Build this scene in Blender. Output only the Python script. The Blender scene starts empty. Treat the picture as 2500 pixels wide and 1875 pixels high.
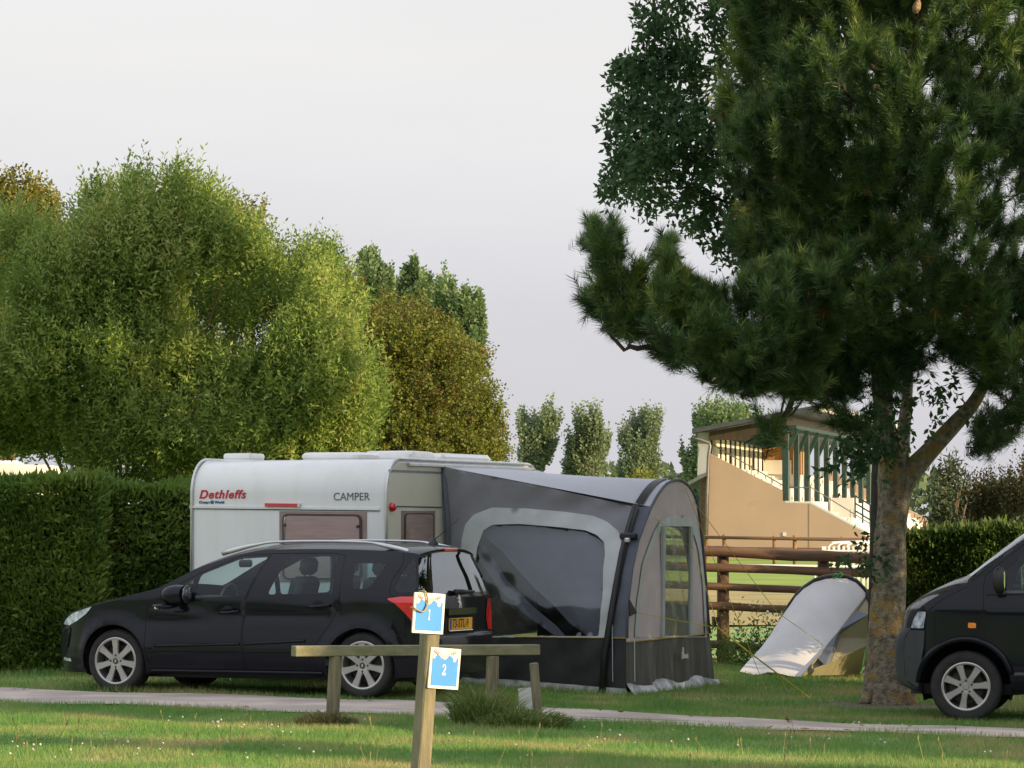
import bpy, bmesh, math, random
import numpy as np
from mathutils import Vector, Matrix
from mathutils.geometry import delaunay_2d_cdt
R = math.radians
rng = np.random.default_rng(11)
random.seed(5)
sc = bpy.context.scene
col = sc.collection
# ------------------------------------------------------------------ camera
FPX = 8700.0
PITCH = math.atan((1267 - 937.5) / FPX)
CAMH = 1.75
cd = bpy.data.cameras.new('camera'); cam = bpy.data.objects.new('camera', cd); col.objects.link(cam)
cam.location = (0, 0, CAMH); cam.rotation_euler = (R(90) + PITCH, 0, 0)
cd.sensor_width = 36; cd.lens = 36 * FPX / 2500; cd.clip_start = .1; cd.clip_end = 6000
sc.camera = cam

def ray(px, py):
    u = (px - 1250) / FPX; v = (937.5 - py) / FPX
    return Vector((u, math.cos(PITCH) - v * math.sin(PITCH), math.sin(PITCH) + v * math.cos(PITCH)))
def P(px, py, Y):                       # the point at depth Y seen at a photo pixel
    r = ray(px, py); t = Y / r.y
    return Vector((r.x * t, Y, CAMH + r.z * t))
def hit(px, py, o, n):                  # a pixel on the plane through o with normal n
    r = ray(px, py); c = Vector((0, 0, CAMH))
    t = (Vector(o) - c).dot(n) / r.dot(n)
    return c + r * t
def sst(a, b, x):
    t = np.clip((np.asarray(x, float) - a) / (b - a), 0, 1); return t * t * (3 - 2 * t)
def gz(x, y):                           # the lie of the land
    far = .04 - .235 * sst(-2.5, 4.8, x) - .05 * sst(4.8, 12, x)
    near = .03 - .10 * sst(-2.5, 6, x)
    m = sst(30.0, 32.6, y)
    b = near * (1 - m) + far * m
    k = sst(47, 66, y)
    b = b * (1 - k) + k * (-.02 + .0046 * np.clip(np.asarray(y, float) - 60, 0, 120))
    lump = .012 * np.sin(1.7 * np.asarray(x) + .6 * np.asarray(y)) * np.sin(.9 * np.asarray(y) - .7 * np.asarray(x)) + .008 * np.sin(4.1 * np.asarray(x) + 2.2 * np.asarray(y))
    return b + lump * .8
def G(px, py):                          # where a pixel meets the ground
    a, b = 14.0, 500.0
    for _ in range(60):
        m = (a + b) / 2; p = P(px, py, m)
        if p.z > float(gz(p.x, p.y)): a = m
        else: b = m
    p = P(px, py, a); p.z = float(gz(p.x, p.y)); return p

# ------------------------------------------------------------------ materials
def nodes(name):
    m = bpy.data.materials.new(name); m.use_nodes = True
    nt = m.node_tree; nt.nodes.clear()
    out = nt.nodes.new('ShaderNodeOutputMaterial')
    return m, nt, out
def nd(nt, t, **k):
    n = nt.nodes.new(t)
    for a, b in k.items():
        if a in n.inputs and not hasattr(n, a): n.inputs[a].default_value = b
        else: setattr(n, a, b)
    return n
def c4(c): return (c[0], c[1], c[2], 1)
def M(name, c, rough=.6, metal=0, var=.12, scale=5., bump=0, bscale=60., coat=0, spec=.5, c2=None, stretch=(1, 1, 1), lo=.35, hi=.65, sheen=0):
    m, nt, out = nodes(name); L = nt.links.new
    b = nd(nt, 'ShaderNodeBsdfPrincipled'); L(b.outputs[0], out.inputs[0])
    b.inputs['Roughness'].default_value = rough; b.inputs['Metallic'].default_value = metal
    b.inputs['Coat Weight'].default_value = coat; b.inputs['Coat Roughness'].default_value = .04
    b.inputs['Specular IOR Level'].default_value = spec
    tc = nd(nt, 'ShaderNodeTexCoord'); mp = nd(nt, 'ShaderNodeMapping'); mp.inputs['Scale'].default_value = stretch
    L(tc.outputs['Object'], mp.inputs['Vector'])
    nz = nd(nt, 'ShaderNodeTexNoise'); nz.inputs['Scale'].default_value = scale; nz.inputs['Detail'].default_value = 6
    L(mp.outputs[0], nz.inputs['Vector'])
    cr = nd(nt, 'ShaderNodeValToRGB')
    a = c2 if c2 else [x * (1 - var) for x in c]; z = c if c2 else [min(1, x * (1 + var)) for x in c]
    cr.color_ramp.elements[0].position = lo; cr.color_ramp.elements[1].position = hi
    cr.color_ramp.elements[0].color = c4(a); cr.color_ramp.elements[1].color = c4(z)
    L(nz.outputs[0], cr.inputs[0]); L(cr.outputs[0], b.inputs['Base Color'])
    if bump:
        n2 = nd(nt, 'ShaderNodeTexNoise'); n2.inputs['Scale'].default_value = bscale; n2.inputs['Detail'].default_value = 4
        L(mp.outputs[0], n2.inputs['Vector'])
        bp = nd(nt, 'ShaderNodeBump'); bp.inputs['Strength'].default_value = bump; bp.inputs['Distance'].default_value = .02
        L(n2.outputs[0], bp.inputs['Height']); L(bp.outputs[0], b.inputs['Normal'])
    return m
def glass(name, tint, ior=1.5, rough=0.0, bump=0, bscale=8):
    m, nt, out = nodes(name); L = nt.links.new
    t = nd(nt, 'ShaderNodeBsdfTransparent'); t.inputs[0].default_value = c4(tint)
    g = nd(nt, 'ShaderNodeBsdfGlossy'); g.inputs['Roughness'].default_value = rough; g.inputs[0].default_value = (.9, .95, 1, 1)
    f = nd(nt, 'ShaderNodeFresnel'); ge = nd(nt, 'ShaderNodeNewGeometry')     # thin sheet: the same reflectance from both faces
    iv = nd(nt, 'ShaderNodeMapRange'); iv.inputs[3].default_value = ior; iv.inputs[4].default_value = 1 / ior; L(ge.outputs['Backfacing'], iv.inputs[0]); L(iv.outputs[0], f.inputs[0])
    mx = nd(nt, 'ShaderNodeMixShader')
    nz = nd(nt, 'ShaderNodeTexNoise'); nz.inputs['Scale'].default_value = bscale
    tc = nd(nt, 'ShaderNodeTexCoord'); L(tc.outputs['Object'], nz.inputs['Vector'])
    bp = nd(nt, 'ShaderNodeBump'); bp.inputs['Strength'].default_value = bump; bp.inputs['Distance'].default_value = .03
    L(nz.outputs[0], bp.inputs['Height'])
    L(bp.outputs[0], g.inputs['Normal']); L(bp.outputs[0], f.inputs['Normal'])
    L(f.outputs[0], mx.inputs[0]); L(t.outputs[0], mx.inputs[1]); L(g.outputs[0], mx.inputs[2]); L(mx.outputs[0], out.inputs[0])
    return m
def leafmat(name, cols, trans=.35, rough=.5, spec=.3, scale=1.2):
    """leaf colour from a per-leaf random number, plus slow patches of a second tone"""
    m, nt, out = nodes(name); L = nt.links.new
    at = nd(nt, 'ShaderNodeAttribute'); at.attribute_name = 'rnd'
    nz = nd(nt, 'ShaderNodeTexNoise'); nz.inputs['Scale'].default_value = scale; nz.inputs['Detail'].default_value = 3
    ge = nd(nt, 'ShaderNodeNewGeometry'); L(ge.outputs['Position'], nz.inputs['Vector'])
    ad = nd(nt, 'ShaderNodeMath', operation='MULTIPLY_ADD'); ad.inputs[1].default_value = .9; L(nz.outputs[0], ad.inputs[0])
    s2 = nd(nt, 'ShaderNodeMath', operation='MULTIPLY_ADD'); s2.inputs[1].default_value = .6; s2.inputs[2].default_value = -.25
    L(at.outputs['Fac'], s2.inputs[0]); L(s2.outputs[0], ad.inputs[2])
    cr = nd(nt, 'ShaderNodeValToRGB'); L(ad.outputs[0], cr.inputs[0])
    el = cr.color_ramp.elements
    el[0].position = .2; el[0].color = c4(cols[0]); el[1].position = .85; el[1].color = c4(cols[-1])
    for i, c in enumerate(cols[1:-1]):
        e = el.new(.2 + .65 * (i + 1) / (len(cols) - 1)); e.color = c4(c)
    b = nd(nt, 'ShaderNodeBsdfPrincipled'); b.inputs['Roughness'].default_value = rough; b.inputs['Specular IOR Level'].default_value = spec
    t = nd(nt, 'ShaderNodeBsdfTranslucent'); mx = nd(nt, 'ShaderNodeMixShader'); mx.inputs[0].default_value = trans
    L(cr.outputs[0], b.inputs['Base Color']); L(cr.outputs[0], t.inputs[0])
    L(b.outputs[0], mx.inputs[1]); L(t.outputs[0], mx.inputs[2]); L(mx.outputs[0], out.inputs[0])
    return m

# ------------------------------------------------------------------ mesh building
ROOTM = {}
def thing(name, label, cat, loc=(0, 0, 0), rotz=0., group=None):
    o = bpy.data.objects.new(name, None); col.objects.link(o); o.empty_display_size = .2
    o.location = loc; o.rotation_euler = (0, 0, rotz)
    o['label'] = label; o['category'] = cat
    if group: o['group'] = group
    ROOTM[o] = Matrix.Translation(Vector(loc)) @ Matrix.Rotation(rotz, 4, 'Z')
    return o
def tag(o, label, cat, group=None, kind=None):
    o['label'] = label; o['category'] = cat
    if group: o['group'] = group
    if kind: o['kind'] = kind
    return o
def sub(name, parent):                  # an Empty part
    o = bpy.data.objects.new(name, None); col.objects.link(o); o.parent = parent; ROOTM[o] = ROOTM[parent]; return o
def link(name, me, parent):
    o = bpy.data.objects.new(name, me); col.objects.link(o)
    if parent: o.parent = parent; ROOTM[o] = ROOTM.get(parent, Matrix())
    return o
def nrm(v):
    v = np.asarray(v, float); return v / np.maximum(np.linalg.norm(v, axis=-1, keepdims=True), 1e-9)
class MB:
    def __init__(s): s.v = []; s.f = []; s.m = []
    def add(s, vs, fs, mi=0):
        o = len(s.v); s.v += [tuple(map(float, v)) for v in vs]; s.f += [tuple(i + o for i in f) for f in fs]; s.m += [mi] * len(fs); return s
    def box(s, c, sz, rot=None, mi=0, bev=0.):
        c = Vector(c); x, y, z = [q / 2 for q in sz]
        if bev > 0:
            b = min(bev, x * .9, y * .9, z * .9); vs = []
            for sx in (-1, 1):
                for sy in (-1, 1):
                    for sz_ in (-1, 1):
                        vs += [(sx * (x - b), sy * (y - b), sz_ * z), (sx * (x - b), sy * y, sz_ * (z - b)), (sx * x, sy * (y - b), sz_ * (z - b))]
            bm = bmesh.new()
            for v in vs: bm.verts.new(v)
            bmesh.ops.convex_hull(bm, input=bm.verts); bm.verts.index_update()
            bmesh.ops.dissolve_limit(bm, angle_limit=.01, verts=bm.verts, edges=bm.edges); bm.verts.index_update()
            vs = [v.co.copy() for v in bm.verts]; fs = [[q.index for q in f.verts] for f in bm.faces]; bm.free()
        else:
            vs = [Vector((a * x, b * y, d * z)) for a in (-1, 1) for b in (-1, 1) for d in (-1, 1)]
            fs = [(0, 1, 3, 2), (4, 6, 7, 5), (0, 4, 5, 1), (2, 3, 7, 6), (0, 2, 6, 4), (1, 5, 7, 3)]
        if rot is not None: vs = [rot @ Vector(v) for v in vs]
        return s.add([Vector(v) + c for v in vs], fs, mi)
    def beam(s, a, b, w, h, up=(0, 0, 1), mi=0, bev=0.):
        a, b = Vector(a), Vector(b); d = b - a; l = d.length; d.normalize()
        sd = d.cross(Vector(up)).normalized(); u = sd.cross(d)
        return s.box((a + b) / 2, (l, w, h), Matrix((d, sd, u)).transposed(), mi, bev)
    def tube(s, pts, r, n=8, caps=True, mi=0, jit=0., flat=1.):
        pts = [Vector(p) for p in pts]; k = len(pts)
        rs = list(r) if hasattr(r, '__len__') else [r] * k
        rings = []; prev = None
        for i, p in enumerate(pts):
            d = (pts[min(i + 1, k - 1)] - pts[max(i - 1, 0)]).normalized()
            if prev is None: a = d.orthogonal().normalized()
            else: a = (prev - d * prev.dot(d)).normalized()
            prev = a; b = d.cross(a)
            rings.append([p + (a * math.cos(t) + b * math.sin(t) * flat) * rs[i] * (1 + (random.uniform(-jit, jit) if jit else 0)) for t in [2 * math.pi * j / n for j in range(n)]])
        return s.loft(rings, True, caps, mi)
    def loft(s, rings, closed=True, caps=False, mi=0):
        n = len(rings[0]); vs = [v for r_ in rings for v in r_]; fs = []
        m = n if closed else n - 1
        for i in range(len(rings) - 1):
            for j in range(m):
                k = (j + 1) % n
                fs.append((i * n + j, i * n + k, (i + 1) * n + k, (i + 1) * n + j))
        if caps: fs.append(tuple(range(n - 1, -1, -1))); fs.append(tuple((len(rings) - 1) * n + j for j in range(n)))
        return s.add(vs, fs, mi)
    def lathe(s, prof, o=(0, 0, 0), axis=(0, 0, 1), n=24, mi=0, caps=False):
        ax = Vector(axis).normalized(); a = ax.orthogonal().normalized(); b = ax.cross(a); o = Vector(o)
        rings = [[o + ax * h + (a * math.cos(t) + b * math.sin(t)) * r for t in [2 * math.pi * j / n for j in range(n)]] for r, h in prof]
        return s.loft(rings, True, caps, mi)
    def prism(s, poly, vec, mi=0):
        n = len(poly); vec = Vector(vec); p = [Vector(q) for q in poly]
        vs = p + [q + vec for q in p]
        return s.add(vs, [tuple(range(n - 1, -1, -1)), tuple(range(n, 2 * n))] + [(i, (i + 1) % n, n + (i + 1) % n, n + i) for i in range(n)], mi)
    def build(s, name, mats, parent=None, smooth=False, world=False, angle=None):
        me = bpy.data.meshes.new(name)
        vs = s.v
        if world and parent is not None:
            inv = ROOTM[parent].inverted(); vs = [tuple(inv @ Vector(v)) for v in vs]
        me.from_pydata(vs, [], s.f); me.validate()
        for m in (mats if isinstance(mats, (list, tuple)) else [mats]): me.materials.append(m)
        if any(s.m) and len(s.m) == len(me.polygons): me.polygons.foreach_set('material_index', s.m)
        bm = bmesh.new(); bm.from_mesh(me); bmesh.ops.recalc_face_normals(bm, faces=bm.faces); bm.to_mesh(me); bm.free()
        if smooth:
            me.polygons.foreach_set('use_smooth', [True] * len(me.polygons))
            if angle: me.set_sharp_from_angle(angle=R(angle))
        me.update()
        return link(name, me, parent)
def facemesh(name, V, k, mat, parent=None, rnd=None, world=True):
    """N separate k-gons from an (N,k,3) array, with a per-face random attribute"""
    V = np.asarray(V, np.float32); N = len(V)
    if world and parent is not None:
        inv = np.array(ROOTM[parent].inverted()); V = V @ inv[:3, :3].T.astype(np.float32) + inv[:3, 3].astype(np.float32)
    me = bpy.data.meshes.new(name)
    me.vertices.add(N * k); me.vertices.foreach_set('co', np.ascontiguousarray(V, np.float32).ravel())
    me.loops.add(N * k); me.loops.foreach_set('vertex_index', np.arange(N * k, dtype=np.int32))
    me.polygons.add(N); me.polygons.foreach_set('loop_start', np.arange(0, N * k, k, dtype=np.int32)); me.polygons.foreach_set('loop_total', np.full(N, k, np.int32))
    me.update(calc_edges=True)
    if rnd is None: rnd = rng.random(N)
    a = me.attributes.new('rnd', 'FLOAT', 'FACE'); a.data.foreach_set('value', np.asarray(rnd, np.float32))
    me.materials.append(mat)
    return link(name, me, parent)
def gridmesh(name, X, Y, Z, mat, parent=None):
    ny, nx = X.shape; V = np.stack([X, Y, Z], -1).reshape(-1, 3)
    i = np.arange(ny - 1)[:, None] * nx + np.arange(nx - 1)[None]; F = np.stack([i, i + 1, i + nx + 1, i + nx], -1).reshape(-1, 4)
    me = bpy.data.meshes.new(name); me.from_pydata(V.tolist(), [], F.tolist()); me.materials.append(mat)
    me.polygons.foreach_set('use_smooth', [True] * len(me.polygons)); me.update()
    return link(name, me, parent)
def text(name, s, size, mat, mtx, parent, extrude=.002, shear=0., offset=0., spacing=1., sx=1.):
    cu = bpy.data.curves.new('t', 'FONT'); cu.body = s; cu.size = size; cu.extrude = extrude; cu.shear = shear; cu.offset = offset; cu.space_character = spacing
    cu.resolution_u = 6
    ob = bpy.data.objects.new('t', cu); col.objects.link(ob)
    dg = bpy.context.evaluated_depsgraph_get()
    me = bpy.data.meshes.new_from_object(ob.evaluated_get(dg)); bpy.data.objects.remove(ob); bpy.data.curves.remove(cu)
    me.transform(mtx @ Matrix.Diagonal((sx, 1, 1, 1))); me.name = name; me.materials.clear(); me.materials.append(mat)
    return link(name, me, parent)
def pip(poly, pts):
    poly = np.asarray(poly, float); pts = np.asarray(pts, float); ins = np.zeros(len(pts), bool)
    x, y = pts[:, 0], pts[:, 1]; n = len(poly)
    for i in range(n):
        x0, y0 = poly[i]; x1, y1 = poly[(i + 1) % n]
        if y0 == y1: continue
        c = ((y0 > y) != (y1 > y)) & (x < (x1 - x0) * (y - y0) / (y1 - y0) + x0); ins ^= c
    return ins
def edist(poly, pts):
    poly = np.asarray(poly, float); best = np.full(len(pts), 1e9); near = np.zeros((len(pts), 2))
    for i in range(len(poly)):
        a = poly[i]; b = poly[(i + 1) % len(poly)]; d = b - a
        t = np.clip(((pts - a) @ d) / max(d @ d, 1e-9), 0, 1); q = a + t[:, None] * d; e = np.linalg.norm(pts - q, axis=1)
        m = e < best; best[m] = e[m]; near[m] = q[m]
    return best, near
def rpoly(poly, r, n=5):                # round the corners of a 2-D polygon
    out = []; k = len(poly)
    for i in range(k):
        p = Vector(poly[i]); a = Vector(poly[i - 1]); b = Vector(poly[(i + 1) % k])
        da, db = a - p, b - p; rr = min(r, da.length * .45, db.length * .45)
        s, e = p + da.normalized() * rr, p + db.normalized() * rr
        for j in range(n + 1):
            t = j / n; out.append(tuple(s * (1 - t) ** 2 + p * 2 * t * (1 - t) + e * t * t))
    return out
def smooth_line(pts, n=4):              # Catmull-Rom through points
    p = np.asarray(pts, float); q = np.vstack([2 * p[0] - p[1], p, 2 * p[-1] - p[-2]]); out = []
    for i in range(1, len(q) - 2):
        for j in range(n):
            t = j / n
            out.append(.5 * (2 * q[i] + (q[i + 1] - q[i - 1]) * t + (2 * q[i - 1] - 5 * q[i] + 4 * q[i + 1] - q[i + 2]) * t * t + (3 * q[i] - q[i - 1] - 3 * q[i + 1] + q[i + 2]) * t ** 3))
    out.append(p[-1]); return np.array(out)
def dens(pl, step, closed=True):
    out = []; n = len(pl)
    for i in range(n if closed else n - 1):
        a = np.array(pl[i]); b = np.array(pl[(i + 1) % n]); m = max(1, int(np.linalg.norm(b - a) / step))
        out += [tuple(a + (b - a) * j / m) for j in range(m)]
    if not closed: out.append(tuple(pl[-1]))
    return out
def cdt(loops, lines=(), step=.07):
    vs, es = [], []
    for lp, closed in [(l, True) for l in loops] + [(l, False) for l in lines]:
        lp = dens(lp, step, closed); o = len(vs); vs += [Vector((float(p[0]), float(p[1]))) for p in lp]; m = len(lp)
        es += [(o + i, o + (i + 1) % m) for i in range(m if closed else m - 1)]
    o = np.asarray(loops[0], float)
    gx = np.arange(o[:, 0].min() + step / 2, o[:, 0].max(), step); gy = np.arange(o[:, 1].min() + step / 2, o[:, 1].max(), step)
    g = np.stack(np.meshgrid(gx, gy), -1).reshape(-1, 2)
    g[:, 0] += (np.floor((g[:, 1] - gy[0]) / step + .5) % 2) * step * .5
    allv = np.array([tuple(v) for v in vs])
    k = np.array([np.min(np.sum((allv - q) ** 2, 1)) > (step * .4) ** 2 for q in g]) & pip(o, g)
    vs += [Vector(q) for q in g[k]]
    r = delaunay_2d_cdt(vs, es, [], 0, 1e-5)
    V = np.array([tuple(v) for v in r[0]]); F = np.array([f for f in r[2] if len(f) == 3])
    c = V[F].mean(1); F = F[pip(o, c)]
    return V, F, V[F].mean(1)
def submesh(name, V3, F, mat, parent, N=None, flip=False, smooth=True, world=False):
    V3 = np.asarray(V3, float); F = np.asarray(F)
    u, inv = np.unique(F, return_inverse=True); F2 = inv.reshape(F.shape)
    if flip: F2 = F2[:, ::-1]
    vv = V3[u]
    if world and parent is not None:
        im = np.array(ROOTM[parent].inverted()); vv = vv @ im[:3, :3].T + im[:3, 3]
    me = bpy.data.meshes.new(name); me.from_pydata(vv.tolist(), [], F2.tolist()); me.materials.append(mat)
    if smooth: me.polygons.foreach_set('use_smooth', [True] * len(me.polygons))
    me.update()
    if N is not None: me.normals_split_custom_set_from_vertices(np.asarray(N)[u].tolist())
    return link(name, me, parent)
# value noise on a wrapped lattice
_NZ = np.random.default_rng(3).random((32, 32, 32))
def vn(p, f=1., off=0.):
    q = np.asarray(p, float) * f + off; i = np.floor(q).astype(int); t = q - i; t = t * t * (3 - 2 * t); r = 0
    for a in (0, 1):
        for b in (0, 1):
            for c in (0, 1):
                w = (t[..., 0] if a else 1 - t[..., 0]) * (t[..., 1] if b else 1 - t[..., 1]) * (t[..., 2] if c else 1 - t[..., 2])
                r = r + w * _NZ[(i[..., 0] + a) % 32, (i[..., 1] + b) % 32, (i[..., 2] + c) % 32]
    return r
# ------------------------------------------------------------------ light
SUN_EL, SUN_AZ = R(15), R(-28)          # azimuth from +X towards +Y
sd = Vector((math.cos(SUN_EL) * math.cos(SUN_AZ), math.cos(SUN_EL) * math.sin(SUN_AZ), math.sin(SUN_EL)))
sl = bpy.data.lights.new('sun', 'SUN'); so = bpy.data.objects.new('sun', sl); col.objects.link(so)
sl.energy = 5.0; sl.angle = R(.6); sl.color = (1, .76, .44)
so.rotation_euler = sd.to_track_quat('Z', 'Y').to_euler(); so.location = (60, -10, 30)
w = bpy.data.worlds.new('World'); sc.world = w; w.use_nodes = True
nt = w.node_tree; nt.nodes.clear(); L = nt.links.new
wo = nd(nt, 'ShaderNodeOutputWorld')
sky = nd(nt, 'ShaderNodeTexSky'); sky.sky_type = 'NISHITA'; sky.sun_disc = False; sky.sun_elevation = SUN_EL
sky.sun_rotation = R(90) - SUN_AZ; sky.dust_density = 2.0
b1 = nd(nt, 'ShaderNodeBackground'); b1.inputs[1].default_value = .10; L(sky.outputs[0], b1.inputs[0])
tc = nd(nt, 'ShaderNodeTexCoord'); sx = nd(nt, 'ShaderNodeSeparateXYZ'); L(tc.outputs['Generated'], sx.inputs[0])
cr = nd(nt, 'ShaderNodeValToRGB'); L(sx.outputs[2], cr.inputs[0])      # a veil of high cloud
e = cr.color_ramp.elements
e[0].position = 0; e[0].color = (.655, .645, .70, 1); e[1].position = 1; e[1].color = (1.1, 1.12, 1.2, 1)
for p_, c_ in ((.07, (.73, .72, .765)), (.13, (.87, .85, .84)), (.28, (.93, .97, 1.05))):
    q = e.new(p_); q.color = c4(c_)
nz = nd(nt, 'ShaderNodeTexNoise'); nz.inputs['Scale'].default_value = 3; nz.inputs['Detail'].default_value = 4
mp = nd(nt, 'ShaderNodeMapping'); mp.inputs['Scale'].default_value = (1, 1, 5); L(tc.outputs['Generated'], mp.inputs[0]); L(mp.outputs[0], nz.inputs['Vector'])
mr = nd(nt, 'ShaderNodeMapRange'); mr.inputs[1].default_value = .3; mr.inputs[2].default_value = .7; mr.inputs[3].default_value = .69; mr.inputs[4].default_value = .79; L(nz.outputs[0], mr.inputs[0])
b2 = nd(nt, 'ShaderNodeBackground'); L(cr.outputs[0], b2.inputs[0]); L(mr.outputs[0], b2.inputs[1])
mx = nd(nt, 'ShaderNodeMixShader'); mx.inputs[0].default_value = .9; L(b1.outputs[0], mx.inputs[1]); L(b2.outputs[0], mx.inputs[2]); L(mx.outputs[0], wo.inputs[0])
sc.view_settings.view_transform = 'Standard'; sc.view_settings.look = 'None'; sc.view_settings.exposure = .5; sc.view_settings.gamma = 1
sc.cycles.max_bounces = 8; sc.cycles.transparent_max_bounces = 16
sc.cycles.use_denoising = True

# ------------------------------------------------------------------ ground, road
def grassmat(name, trans=0., blades=False):
    m, nt, out = nodes(name); L = nt.links.new
    ge = nd(nt, 'ShaderNodeNewGeometry')
    n1 = nd(nt, 'ShaderNodeTexNoise'); n1.inputs['Scale'].default_value = .9; n1.inputs['Detail'].default_value = 5; L(ge.outputs['Position'], n1.inputs['Vector'])
    r1 = nd(nt, 'ShaderNodeValToRGB'); L(n1.outputs[0], r1.inputs[0]); q = r1.color_ramp.elements
    q[0].position = .34; q[0].color = (.15, .285, .078, 1); q[1].position = .66; q[1].color = (.40, .36, .17, 1)
    k = q.new(.5); k.color = (.21, .33, .095, 1)
    n2 = nd(nt, 'ShaderNodeTexNoise'); n2.inputs['Scale'].default_value = 40; n2.inputs['Detail'].default_value = 3; L(ge.outputs['Position'], n2.inputs['Vector'])
    h = nd(nt, 'ShaderNodeHueSaturation'); L(r1.outputs[0], h.inputs['Color'])
    mr = nd(nt, 'ShaderNodeMapRange'); mr.inputs[3].default_value = .75; mr.inputs[4].default_value = 1.3
    if blades:
        at = nd(nt, 'ShaderNodeAttribute'); at.attribute_name = 'rnd'; L(at.outputs['Fac'], mr.inputs[0])
    else: L(n2.outputs[0], mr.inputs[0])
    L(mr.outputs[0], h.inputs['Value'])
    b = nd(nt, 'ShaderNodeBsdfPrincipled'); b.inputs['Roughness'].default_value = .75; b.inputs['Specular IOR Level'].default_value = .2; L(h.outputs[0], b.inputs['Base Color'])
    if trans:
        t = nd(nt, 'ShaderNodeBsdfTranslucent'); L(h.outputs[0], t.inputs[0]); mx = nd(nt, 'ShaderNodeMixShader'); mx.inputs[0].default_value = trans
        L(b.outputs[0], mx.inputs[1]); L(t.outputs[0], mx.inputs[2]); L(mx.outputs[0], out.inputs[0])
    else:
        bp = nd(nt, 'ShaderNodeBump'); bp.inputs['Strength'].default_value = .6; bp.inputs['Distance'].default_value = .05; L(n2.outputs[0], bp.inputs['Height']); L(bp.outputs[0], b.inputs['Normal'])
        L(b.outputs[0], out.inputs[0])
    return m
m_ground = grassmat('lawn_soil')
xs = np.concatenate([[-2500, -900, -400, -200, -100, -60, -35, -22], np.arange(-14, 14.01, .3), [22, 35, 60, 100, 200, 400, 900, 2500]])
ys = np.concatenate([[-60, -20, -5, 5, 12, 17], np.arange(20, 56, .3), np.arange(56, 190, 2.5), [195, 220, 300, 450, 700, 1200, 2500, 4500]])
X, Y = np.meshgrid(xs, ys)
gr = gridmesh('ground', X, Y, gz(X, Y), m_ground); gr['kind'] = 'structure'
# the tarmac lane, its two edges taken where they lie on the ground
def road_far(x): return np.interp(x, [-9, -5.1, -3.9, -1.5, .3, 1.75, 3.2, 4.7, 9], [37.3, 35.8, 34.95, 33.85, 33.65, 33.4, 33.2, 32.8, 32.2])
def road_near(x): return np.interp(x, [-9, -4.8, -1.65, .54, 1.75, 4.3, 9], [34.8, 33.2, 31.4, 30.5, 30.0, 29.2, 28.2])
xx = np.arange(-9, 9.01, .15); tt = np.linspace(0, 1, 13)
yn = road_near(xx) + .06 * np.sin(xx * 3.1) + .03 * np.sin(xx * 8.3); yf = road_far(xx) + .05 * np.sin(xx * 2.3 + 1) + .03 * np.sin(xx * 9.7)
RX = np.repeat(xx[None], 13, 0); RY = yn[None] + (yf - yn)[None] * tt[:, None]
RZ = gz(RX, RY) + .02
m, nt, out = nodes('tarmac'); L = nt.links.new
ge = nd(nt, 'ShaderNodeNewGeometry'); n1 = nd(nt, 'ShaderNodeTexNoise'); n1.inputs['Scale'].default_value = 1.3; n1.inputs['Detail'].default_value = 6; L(ge.outputs['Position'], n1.inputs['Vector'])
r1 = nd(nt, 'ShaderNodeValToRGB'); q = r1.color_ramp.elements; q[0].position = .38; q[0].color = (.35, .30, .265, 1); q[1].position = .6; q[1].color = (.51, .44, .39, 1); L(n1.outputs[0], r1.inputs[0])
n2 = nd(nt, 'ShaderNodeTexNoise'); n2.inputs['Scale'].default_value = 90; L(ge.outputs['Position'], n2.inputs['Vector'])
mx = nd(nt, 'ShaderNodeMixRGB'); mx.blend_type = 'OVERLAY'; mx.inputs[0].default_value = .35; L(r1.outputs[0], mx.inputs[1]); L(n2.outputs[0], mx.inputs[2])
b = nd(nt, 'ShaderNodeBsdfPrincipled'); b.inputs['Roughness'].default_value = .85; L(mx.outputs[0], b.inputs['Base Color'])
bp = nd(nt, 'ShaderNodeBump'); bp.inputs['Strength'].default_value = .5; bp.inputs['Distance'].default_value = .01; L(n2.outputs[0], bp.inputs['Height']); L(bp.outputs[0], b.inputs['Normal']); L(b.outputs[0], out.inputs[0])
rd = gridmesh('road', RX, RY, RZ, m); rd['kind'] = 'structure'
# damp earth spilled on the lane
dp = []
for k in range(26):
    t = 2 * math.pi * k / 26; x = .95 + (.46 + .12 * math.sin(3 * t + 1) + .05 * math.sin(7 * t)) * math.cos(t); y = 31.3 + (.42 + .1 * math.sin(2 * t)) * math.sin(t) * .8
    dp.append((x, y, float(gz(x, y)) + .036))
MB().add(dp + [(.95, 31.3, float(gz(.95, 31.3)) + .042)], [(i, (i + 1) % 26, 26) for i in range(26)]).build('dirt_patch', M('damp_earth', (.16, .13, .10), .9, var=.3, scale=9, bump=.6), None)['kind'] = 'structure'
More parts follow.
